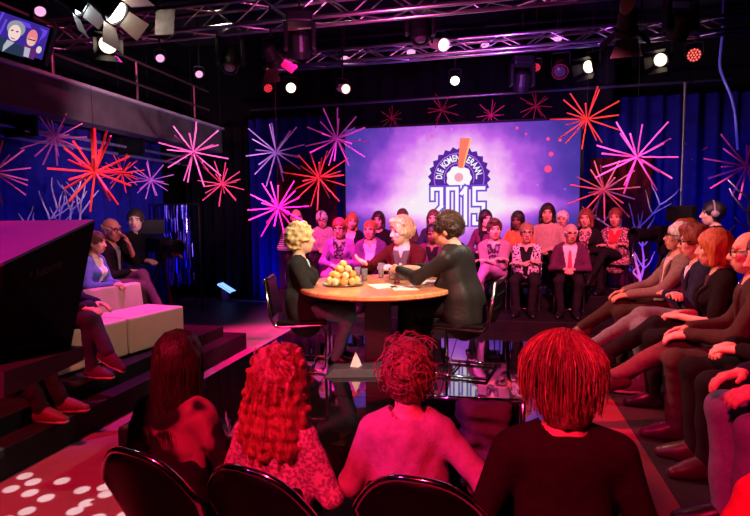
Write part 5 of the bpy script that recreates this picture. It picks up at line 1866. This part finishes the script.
SHOEB = mat('shoe_black', (0.007, 0.006, 0.007), 0.35, spec=0.25); SHOEBR = mat('shoe_brown', (0.12, 0.06, 0.04), 0.5); SHOEP = mat('shoe_purple_suede', (0.035, 0.012, 0.03), 0.8); SHOER = mat('shoe_red', (0.06, 0.02, 0.015), 0.6); SHOEG = mat('shoe_grey', (0.10, 0.08, 0.09), 0.6); SOLEW = mat('sole_white', (0.75, 0.68, 0.62), 0.6); SHOEY = pattern_mat('shoe_yellow_red', (0.75, 0.50, 0.08), (0.5, 0.05, 0.05), 'noise', 18, 0.5)
TIER = mat('tie_red', (0.45, 0.06, 0.08), 0.5)
SOCKR = cloth('red_sock', (0.4, 0.05, 0.06))


def seat_scale(ztop, zfloor, lo=0.86, hi=1.04):
    return max(lo, min(hi, (ztop - zfloor) / 1.325))


def strands(root_name, hair_fn, n, seed, m, parent, rad=0.0016):
    r = random.Random(seed)
    bm = B()
    for i in range(n):
        pts = hair_fn(r, i / n)
        if pts: tube(bm, pts, rad, 4, caps=False, radii=[rad * (1.2 - 0.8 * k / (len(pts) - 1)) for k in range(len(pts))])
    o = obj(root_name, bm, m, parent, True)
    o['kind'] = 'stuff'
    return o


def tufts(color, n, L=0.05, R=0.112, seed=4, curl=0.0, front=0.5):
    def extra(root, H, T, W, Hf, hip):
        def fn(r, u):
            while True:
                d = Vector((r.gauss(0, 1), r.gauss(-0.25, 1), r.gauss(0.25, 1))).normalized()
                if d.z > -0.55 and not (d.y > front and d.z < 0.55) and not (d.z < -0.05 and d.y > -0.2): break
            a = Vector((d.x * R * 0.82, d.y * R - 0.014, d.z * R + 0.028))
            t = Vector((r.gauss(0, 0.6), r.gauss(-0.4, 0.6), r.gauss(-0.1, 0.6)))
            t = (t - d * t.dot(d)).normalized()
            pts = []
            for k in range(7):
                s = k / 6
                q = a + d * (0.006 + 0.016 * math.sin(PI * s)) + t * L * s
                if curl: q = q + (d * math.sin(9 * s) + t.cross(d) * math.cos(9 * s)) * curl
                pts.append(H(q.x, q.y, q.z))
            return pts
        strands('hair_strands', fn, n, seed, hair_mat(color), root, 0.0028)
    return extra


# --- at the table -------------------------------------------------------------
ZF = PZ
q = AD(302, 315, 5.02)
wl = Vector((q.x, q.y, ZF))

person('woman with curly blond hair in a charcoal cardigan, seated at the table in profile', wl, -74, 1.0, 'f', lean=-2, head=(6, 2, 0), hands='lap', legs='back', hair='curly', hc='blond',
       top=CHAR, under=MINT, bottom=TEAL, shoe=SHOEB, open_=1.0, vox=0.009, hvox=0.0042, headsc=1.07, hem=1, fat=1.08, arms={1: ((0.07, 0.30, 0.12), (-0.4, 0.9, -0.1)), -1: ((-0.07, 0.27, 0.12), (0.5, 0.85, -0.1))})
talk_chair(wl, -77, 'chrome and black leather chair under the curly blond woman')
q = AD(466, 318, 4.78)
wm = Vector((q.x, q.y, ZF))
person('man with tousled dark hair in a black jacket, back half turned, leaning on the table', wm, 68, 1.08, 'm', lean=14, fat=1.22, seed=4242, extra=tufts('brown', 260, 0.05, 0.108, 6, 0.003), head=(10, 4, 0), hands='clasped', legs='flat', hair='wavy', hc='dark', skin='fair',
       top=mat('jacket_dark', (0.014, 0.014, 0.014), 0.5, bump=0.3, bscale=40, spec=0.2), under=BLK, bottom=BLK, shoe=SHOEB, open_=0.9, vox=0.009, hvox=0.0042, headsc=1.08, hem=1,
       arms={1: ((0.06, 0.56, 0.27), (-0.5, 0.85, 0.0)), -1: ((-0.14, 0.54, 0.27), (0.4, 0.9, 0.1))}, hand_o={1: (-0.3, 0, -1), -1: (0.8, 0, -0.6)})
talk_chair(wm, 80, 'chrome and black leather chair under the dark-haired man in black')
q = AD(405, 303, 6.05)
wb = Vector((q.x, q.y, ZF))
person('blond man in a burgundy velvet jacket across the table, gesturing with one open hand', wb, 172, 1.03, 'm', lean=6, fat=1.14, head=(-42, -2, 0), hands='clasped', legs='flat', hair='quiff', hc='blond',
       top=VEL, under=GREYS, bottom=BLK, shoe=SHOEB, open_=0.75, vox=0.009, hvox=0.0042, headsc=1.10, extra=tufts('blond', 300, 0.06, 0.112, 8, 0.0),
       arms={1: ((0.26, 0.42, 0.30), (0.55, 0.55, 0.35)), -1: ((-0.02, 0.40, 0.26), (0.75, 0.6, 0.1))}, hand_o={1: (-0.5, 0.1, 0.9), -1: (0.5, -0.3, -0.8)}, curl=0.22)
talk_chair(wb, 172, 'chrome and black leather chair hidden behind the table under the blond man')

# --- rows in front of the screen ----------------------------------------------
ROW1, ROW2 = 7.22, 8.05
AG = 'people seated in front of the screen'


def aud(px, py, row, label, facing=None, chair=True, yy=None, **k):
    y, zf = (ROW1, 0.40) if row == 1 else (yy or ROW2, 0.56)
    p = AY(px, py, y)
    sc = seat_scale(p.z, zf)
    f = facing if facing is not None else 180 + (p.x + 1.0) * -5
    d = dict(bottom=BLK, shoe=SHOEB, headsc=1.14, vox=0.014, hvox=0.0062, group=AG)
    d.update(k)
    person(label, (p.x, y + 0.0, zf), f, sc, **d)
    if chair:
        stack_chair((p.x, y + 0.02, zf), f, 'black chair under the ' + ' '.join(label.split(',')[0].split()[:11]), sc=sc)


aud(340, 217, 1, 'woman with short reddish hair and glasses in a purple leather jacket', sex='f', hair='short', hc='auburn', glasses=True, top=mat('jacket_purple', (0.22, 0.09, 0.30), 0.35, bump=0.4, bscale=25), under=SPOTTY, open_=0.9, bottom=cloth('violet_trousers', (0.20, 0.05, 0.20)), hands='lap', head=(0, -4, 0))
aud(371, 219, 1, 'broad man in a dark plum suit and pale pink shirt', hair='crop', hc='ginger', skin='ruddy', top=PURP, under=PNK, open_=1.0, hands='clasped', fat=1.2, head=(-10, 0, 0))
aud(433, 222, 1, 'dark-skinned man in a black jacket with an open collar', hair='crop', hc='black', skin='brown', top=PLUM, under=BLK, open_=0.7, hands='clasped', head=(8, -6, 0), lean=8)
aud(495, 218, 1, 'slim man in a mauve-grey blazer over a dark patterned shirt', hair='quiff', hc='brown', top=cloth('mauve', (0.26, 0.16, 0.20)), under=SPOTTY, open_=0.9, hands='crossed', bottom=cloth('mauve_trousers', (0.30, 0.15, 0.32)), legs='cross_l', head=(20, 0, 0), facing=170, headsc=1.16)
aud(527, 225, 1, 'woman with short light hair and glasses in a black-and-white flowered jacket', sex='f', hair='short', hc='light', glasses=True, top=FLORAL, under=BLK, open_=0.9, hands='crossed', fat=1.2, head=(10, 4, 0), headsc=1.16)
aud(571, 226, 1, 'balding white-haired man in a dark plum suit, white shirt and red tie', hair='fringe', hc='white', skin='ruddy', glasses=True, top=PLUM, under=WHT, open_=1.0, tie=TIER, hands='clasped', fat=1.1, head=(14, -2, 0))
aud(296, 208, 2, 'bald red-faced man in a striped shirt behind the curly blond woman', hair='bald', hc='light', skin='ruddy', top=STRIPE, hands='lap', facing=200, bottom=BLK)
aud(323, 210, 2, 'grey-haired man with glasses in a checked shirt, behind the purple leather jacket', hair='short', hc='grey', skin='ruddy', glasses=True, top=PLAID, hands='clasped', head=(0, -6, 8), fat=1.1, facing=195)
aud(351, 219, 2, 'woman with long ginger hair in a black cardigan, head tilted', sex='f', hair='long', hc='ginger', top=BLK, under=PNK, open_=0.6, head=(18, -4, -10))
aud(379, 211, 2, 'woman with dark pulled-back hair in black behind the broad man in plum', sex='f', hair='bob', hc='dark', top=BLK, head=(-6, 0, 0))
aud(403, 208, 2, 'man with brown hair half hidden behind the blond man', hair='short', hc='brown', top=BROWN, head=(-5, 0, 0), yy=8.35)
aud(434, 209, 2, 'woman with long brown hair in a black top under the screen badge', sex='f', hair='long', hc='brown', top=NAVY, hands='lap')
aud(486, 209, 2, 'woman with long black hair and dark scarf turned aside, behind the mauve-grey blazer', sex='f', hair='long', hc='black', top=PLUM, scarf=BLK, head=(38, -2, 0), facing=168)
aud(519, 211, 2, 'woman with black shoulder-length hair in an orange top', sex='f', hair='long', hc='black', skin='brown', top=ORNG, head=(-8, -6, 0), facing=168)
aud(548, 203, 2, 'tall person with wavy black hair in a beige buttoned shirt', sex='m', hair='bob', hc='black', top=BEIGE, head=(6, 4, 0), facing=168)
aud(563, 219, 2, 'white-haired person half hidden behind the man with the red tie', hair='short', hc='white', skin='ruddy', top=TAUPE, facing=165, yy=8.42)
aud(587, 208, 2, 'woman with auburn fringe and dark blazer at the screen edge', sex='f', hair='bob', hc='auburn', top=BLK, under=DOTTY, open_=0.8, facing=160, legs='flat')
aud(617, 207, 2, 'woman with short auburn hair in a pink patterned cardigan, arms folded', sex='f', hair='short', hc='auburn', skin='ruddy', top=DOTTY, under=REDC, open_=0.7, hands='crossed', hem=1, facing=155, legs='cross_l')

# --- stepped rows beside the table --------------------------------------------
SG = 'people seated on the side risers'


def side(px, py, x, zf, label, facing=92, chair=True, **k):
    p = AX(px, py, x)
    sc = seat_scale(p.z, zf, 0.88, 1.06)
    d = dict(bottom=BLK, shoe=SHOEB, headsc=1.0, vox=0.011, hvox=0.005, group=SG)
    if k.get('legs') == 'cross_r':
        d['foot_dir'] = {1: ((-0.14, 0.75, 0.36), (0.1, 0.1, 1), (-0.1, 0.9, -0.28))}
    d.update(k)
    person(label, (x, p.y, zf), facing, sc, **d)
    if chair:
        stack_chair((x, p.y, zf), facing, 'black chair under the ' + ' '.join(label.split(',')[0].split()[:11]), 'black chairs on the side risers', sc)
    return p, sc


R0 = 0.279
side(675, 217, 1.52, R0, 'white-haired man with glasses in a taupe jacket, farthest of the near side row', hair='short', hc='white', skin='ruddy', glasses=True, top=TAUPE, under=PNK, open_=0.5, bottom=BROWN, shoe=SHOEBR, hands='knees', legs='cross_r', lean=-6, facing=88, hem=1)
side(707, 218, 1.52, R0, 'man with dark-rimmed glasses and swept auburn hair in a navy coat, arms folded', hair='quiff', hc='auburn', glasses=True, top=NAVY, under=WHT, open_=0.35, bottom=GJEAN, shoe=SHOEG, sole=SOLEW, hands='crossed', legs='cross_r', facing=82, hem=1)
side(727, 223, 1.52, R0, 'woman with ginger bob in a black short-sleeved top with lace front', sex='f', hair='bob', hc='ginger', top=BLK, under=LACE, open_=1.0, sleeve=0.42, bottom=BLK, shoe=SHOEB, hands='clasped', legs='cross_r', facing=76)
side(767, 222, 1.50, R0, 'bald man with black-rimmed glasses in a brown jacket at the photo edge', hair='fringe', hc='grey', glasses=True, top=BROWN, under=DGREY, open_=0.5, bottom=cloth('brown_trousers', (0.05, 0.036, 0.032)), shoe=mat('shoe_plum', (0.025, 0.008, 0.012), 0.35, spec=0.25), sock=DGREY, hands='knees', legs='cross_r', facing=72)
side(697, 214, 1.92, R0, 'man with reddish swept hair behind the white-haired man, in dark clothes', hair='quiff', hc='ginger', top=BLK, hands='crossed', facing=88, beard='light')
# only lap and legs of these two come into the frame
xq, yq = 1.50, 3.13
person('person in black with clasped hands on the lap, body beyond the photo edge', (xq, yq, R0), 88, 1.0, 'm', hands='clasped', legs='flat', hair='short', hc='brown', top=BLK, bottom=BLK, shoe=mat('shoe_rust', (0.03, 0.01, 0.01), 0.4, spec=0.25), vox=0.011, hvox=0.005, group=SG, lean=10)
stack_chair((xq, yq, R0), 88, 'black chair under the person in black with clasped hands', 'black chairs on the side risers')
person('person in blue jeans at the photo edge, only knees and shins in view', (1.42, 2.42, R0), 90, 1.06, 'm', hands='knees', legs='flat', hair='short', hc='brown', top=NAVY, bottom=PJEAN, shoe=SHOEB, vox=0.010, hvox=0.006, group=SG, lean=-4)
stack_chair((1.42, 2.42, R0), 90, 'black chair under the person in blue jeans', 'black chairs on the side risers')


# --- cameramen ----------------------------------------------------------------
def headphones(root, H, T, W, Hf, hip):
    bm = B()
    for s in (-1, 1):
        c = H(s * 0.094, -0.01, 0.0)
        v = [H(s * (0.094 + e), -0.01, 0.0) for e in (-0.012, 0.022)]
        tube(bm, v, 0.042, 14)
    tube(bm, [H(0.10 * math.sin(t), -0.01, 0.02 + 0.118 * math.cos(t)) for t in np.linspace(-1.6, 1.6, 15)], 0.010, 8)
    obj('headphones', bm, mat('headphone_grey', (0.28, 0.22, 0.26), 0.4), root, True)


p = AY(718, 200, 7.75)
person('cameraman with headphones in black, standing behind the side risers', (p.x, 7.75, 0.0), 80, p.z / 1.69, 'm', standing=True, hands='down', hair='short', hc='black', top=BLK, bottom=BLK, shoe=SHOEB, extra=headphones, vox=0.014, hvox=0.006, headsc=1.15, lean=2,
       arms={1: ((0.2, 0.35, 0.15), (0, 1, 0)), -1: ((-0.2, 0.4, 0.2), (0, 1, 0))})
p = AY(133, 207, 6.35)
person('young cameraman in a black sweater standing by the sofa', (p.x, 6.35, 0.0), -100, p.z / 1.69, 'm', standing=True, hands='down', hair='short', hc='dark', top=BLK, bottom=BLK, shoe=SHOEB, vox=0.014, hvox=0.006, headsc=1.1, head=(-55, 0, 0), lean=2,
       arms={1: ((0.2, 0.35, 0.15), (0, 1, 0)), -1: ((-0.2, 0.4, 0.2), (0, 1, 0))})

# --- people on the sofa side ---------------------------------------------------
LG = 'people seated by the sofa'
p = AX(107, 219, -4.42)
sb = (p.z - 0.33) / 1.29
person('elderly bald man with glasses and dark cardigan, cheek on one hand', (p.x, p.y, 0.33), -74, sb, 'm', hands='lap', legs='cross_l', hair='fringe', hc='grey', skin='ruddy', glasses=True, top=BLK, under=cloth('grey_blue_shirt', (0.30, 0.34, 0.40)), open_=0.7,
       bottom=cloth('plum_trousers', (0.12, 0.05, 0.09)), shoe=SHOEB, sock=BLK, vox=0.011, hvox=0.005, headsc=1.12, lean=2, head=(-25, -2, 4), arms={-1: ((-0.0, 0.24, 0.44), (0.05, -0.35, 1.0)), 1: ((0.02, 0.24, 0.14), (-0.9, 0.4, 0))}, hand_o={-1: (0.4, -1, -0.2)}, group=LG)
stack_chair((p.x, p.y, 0.33), -74, 'black chair under the elderly bald man by the sofa', 'black chairs by the sofa', sb)
p = AX(95, 229, -4.20); p.y = 5.08
person('person in a blue denim jacket half hidden by the prompter hood', (p.x, p.y - 0.02, 0.33), -80, (p.z - 0.33) / 1.31, 'f', hands='clasped', legs='back', hair='short', hc='brown', top=LBLUE, under=WHT, open_=0.8, bottom=JEAN, shoe=SHOEB, vox=0.011, hvox=0.006, headsc=1.05, group=LG,
       foot_dir={s: ((s * 0.1, -0.18, 0.09), (0, 1, 0.2), (0, 0.8, -0.6)) for s in (-1, 1)})
stack_chair((p.x, p.y - 0.02, 0.33), -80, 'black chair under the person in the blue denim jacket', 'black chairs by the sofa', 0.98)
# two people on the sofa: legs show below the prompter
person('person on the sofa in dark jeans and purple suede shoes, legs crossed', (-3.66, 3.86, 0.33), -78, 1.0, 'm', seat=0.385, hands='knees', legs='cross_l', hair='short', hc='brown', top=NAVY, bottom=JEAN, shoe=SHOEP, sole=SOLEW, sock=BLK, vox=0.010, hvox=0.006, group=LG,
       foot_dir={-1: ((0.33, 0.80, -0.20), (-0.2, 0.1, 1), (0.25, 0.95, -0.15)), 1: ((0.08, 0.42, -0.03), (0.1, 0.5, 1), (0.1, 1, 0))} if False else None)
person('person on the sofa in black trousers and red-brown shoes, mostly behind the prompter', (-3.72, 3.22, 0.33), -80, 1.0, 'm', seat=0.385, hands='knees', legs='flat', hair='short', hc='auburn', top=BLK, bottom=BLK, shoe=SHOER, sole=mat('sole_pink', (0.7, 0.35, 0.35), 0.6), vox=0.010, hvox=0.006, group=LG,
       foot_dir={1: ((0.10, 0.58, -0.045), (0.1, 0.5, 1), (0.1, 1, 0)), -1: ((-0.10, 0.60, -0.045), (-0.1, 0.5, 1), (-0.1, 1, 0))})

# --- the near row, seen from behind ---------------------------------------------
def long_hair(root, H, T, W, Hf, hip):
    hm = hair_mat('dark')
    def fn(r, u):
        a = r.uniform(-1.0, 1.0) * 2.25
        x0, y0 = 0.012 * math.sin(a), -0.02 - 0.01 * math.cos(a)
        pts = []
        wv = r.uniform(-1, 1)
        Lr = r.uniform(0.26, 0.36)
        for k in range(9):
            t = k / 8
            if t < 0.4:
                q = t / 0.4 * PI * 0.52
                rad_ = 0.100
                pts.append(H(math.sin(a) * rad_ * math.sin(q) * 0.93, -0.012 - math.cos(a) * 0.115 * math.sin(q), 0.028 + 0.118 * math.cos(q)))
            else:
                s = (t - 0.4) / 0.6
                pts.append(H(math.sin(a) * (0.095 + 0.012 * s) + 0.008 * wv * math.sin(5 * s + wv), -0.012 - math.cos(a) * (0.116 - 0.02 * s) - 0.012 * s, 0.025 - Lr * s))
        return pts
    strands('hair_strands', fn, 620, 3, hm, root, 0.0022)
def curly_hair(root, H, T, W, Hf, hip):
    hm = hair_mat('auburn2') if 'auburn2' in HAIRC else hair_mat('ginger')
    def fn(r, u):
        while True:
            d = Vector((r.gauss(0, 1), r.gauss(-0.5, 0.9), r.gauss(0, 1))).normalized()
            if d.y < 0.35: break
        zc = r.uniform(-0.22, 0.10)
        c = (d.x * (0.10 if zc > 0 else 0.125), -0.03 + d.y * (0.12 if zc > 0 else 0.095), zc + d.z * 0.07)
        rr = r.uniform(0.008, 0.015); ph = r.uniform(0, 6.28); L = r.uniform(0.06, 0.11)
        pts = []
        for k in range(14):
            t = k / 13
            an = ph + t * 11
            pts.append(H(c[0] + rr * math.cos(an) + d.x * 0.02 * t, c[1] + rr * math.sin(an) + d.y * 0.02 * t, c[2] - L * t + 0.03))
        return pts
    strands('curls', fn, 620, 5, hm, root, 0.0026)
def updo_hair(root, H, T, W, Hf, hip):
    hm = hair_mat('light')
    def fn(r, u):
        a = r.uniform(-1, 1) * 2.4
        # from the hairline up to the knot at the back
        st = (0.088 * math.sin(a), -0.014 - 0.104 * math.cos(a) * (0.6 if math.cos(a) > 0 else 1.0), r.uniform(-0.06, 0.02) if math.cos(a) > 0.1 else r.uniform(-0.02, 0.07))
        en = (r.uniform(-0.03, 0.03), -0.135, 0.075 + r.uniform(-0.03, 0.03))
        pts = []
        j = r.uniform(-0.010, 0.010)
        for k in range(9):
            t = k / 8
            x, y, z = [st[i] * (1 - t) + en[i] * t for i in range(3)]
            n_ = Vector((x / 0.096, (y + 0.014) / 0.118, (z - 0.02) / 0.12))
            L = max(0.2, n_.length)
            f = max(1.0, (1.02 + 0.06 * r.random()) / L) if t < 0.9 else 1.0
            pts.append(H(x * f + j * math.sin(6 * t), (y + 0.014) * f - 0.014, (z - 0.02) * f + 0.02 + j))
        return pts
    strands('hair_strands', fn, 380, 8, hm, root, 0.0022)
    def knot(r, u):
        c = Vector((0, -0.115, 0.062)); R_ = r.uniform(0.045, 0.062); ph = r.uniform(0, 6.28)
        ax = Vector((r.gauss(0, .5), -1, r.gauss(0, .5))).normalized()
        e1 = ax.orthogonal().normalized(); e2 = ax.cross(e1)
        return [H(*(c + (e1 * math.cos(ph + t) + e2 * math.sin(ph + t)) * (R_ + 0.006 * math.sin(3 * t + ph)) * (1 - 0.04 * t) - ax * 0.008 * t)) for t in np.linspace(0, 3.6, 12)]
    strands('knot_strands', knot, 150, 9, hm, root, 0.0022)
    strands('dark_strands', fn, 110, 21, hair_mat('auburn'), root, 0.0026)
    tufts('light', 90, 0.09, 0.122, 31, 0.001, 0.3)(root, H, T, W, Hf, hip)
def layered_hair(root, H, T, W, Hf, hip):
    hm = hair_mat('light')
    def fn(r, u):
        a = r.uniform(-1, 1) * 2.3
        pts = []
        lay = r.uniform(0.35, 1.0)
        j = r.uniform(-0.4, 0.4)
        for k in range(9):
            t = k / 8 * lay
            q = t * PI * 0.78
            rad_ = 0.108 + 0.012 * math.sin(t * 5 + j * 8) + (0.012 * k / 8 if lay < 0.9 else 0)
            aa = a + j * t * 0.5
            zz = 0.022 + 0.138 * math.cos(min(q, 2.45)) - 0.05 * max(0, t - 0.62)
            pts.append(H(math.sin(aa) * rad_ * min(1, math.sin(min(q, 2.1)) * 1.05), -0.022 - math.cos(aa) * (rad_ + 0.018) * min(1, math.sin(min(q, 2.0)) * 1.05), zz))
        return pts
    strands('hair_strands', fn, 560, 12, hm, root, 0.0024)
    strands('light_strands', fn, 60, 13, hair_mat('blond'), root, 0.0026)
    strands('dark_strands', fn, 220, 14, hair_mat('auburn'), root, 0.0026)


HAIRC['auburn2'] = (0.30, 0.12, 0.06)
NG = 'people of the near row seen from behind'
SILK = cloth('red_sheer', (0.30, 0.12, 0.14), rough=0.5)
BLOUSE = cloth('pale_blouse', (0.36, 0.22, 0.24), rough=0.6)
VEST = cloth('dark_sleeve', (0.06, 0.03, 0.035))
near = [(169, 329, 'woman with long straight dark hair in the near row, dark top and sheer sleeve', dict(sex='f', hair='long', hc='dark', top=pattern_mat('half_sheer', (0.30, 0.12, 0.14), (0.012, 0.01, 0.012), 'noise', 5, 0.47), extra=long_hair, head=(-6, 2, 0)), 2.02, -2),
        (272, 356, 'woman with big curly reddish hair in a light knitted cardigan in the near row', dict(sex='f', hair='bigcurly', hc='auburn2', top=KNIT, extra=curly_hair, fat=1.15, head=(0, -4, 0)), 1.97, -3),
        (407, 340, 'woman with a messy pinned-up knot of hair in a pale blouse in the near row', dict(sex='f', hair='bun', hc='light', top=BLOUSE, extra=updo_hair, fat=1.2, head=(-4, -2, 0), arms={1: ((0.30, 0.16, 0.08), (0.1, 0.9, -0.3)), -1: ((-0.10, 0.24, 0.11), (0.7, 0.6, -0.1))}), 2.02, 4),
        (567, 334, 'person with layered light hair in a dark jacket, nearest of the near row', dict(sex='m', hair='layered', hc='light', top=cloth('dark_plum_jacket', (0.018, 0.009, 0.013)), extra=layered_hair, fat=0.94, head=(10, -2, 0)), 1.80, 6)]
for (px, py, lab, kw, y, f) in near:
    p = AY(px, py, y)
    sc = min(1.05, max(0.84, p.z / 1.335))
    person(lab, (p.x, y, 0.0), f, sc, bottom=BLK, shoe=SHOEB, vox=0.009, hvox=0.005, headsc=1.12, group=NG, **kw)
    shell_chair((p.x + 0.14, y + 0.03, 0.0), f - 12, 'round-backed black chair with chrome rim under the ' + ' '.join(lab.split()[:8]))
p = Vector((0.84, 1.60, 0.0))
person('person in a red top at the lower corner, only a shoulder in view', p, 10, 0.95, 'f', hair='bob', hc='brown', top=cloth('bright_red', (0.62, 0.05, 0.08)), bottom=BLK, shoe=SHOEB, vox=0.010, hvox=0.006, group=NG, fat=1.1)
shell_chair((p.x + 0.02, p.y + 0.02, 0.0), 6, 'round-backed black chair under the person in the red top')
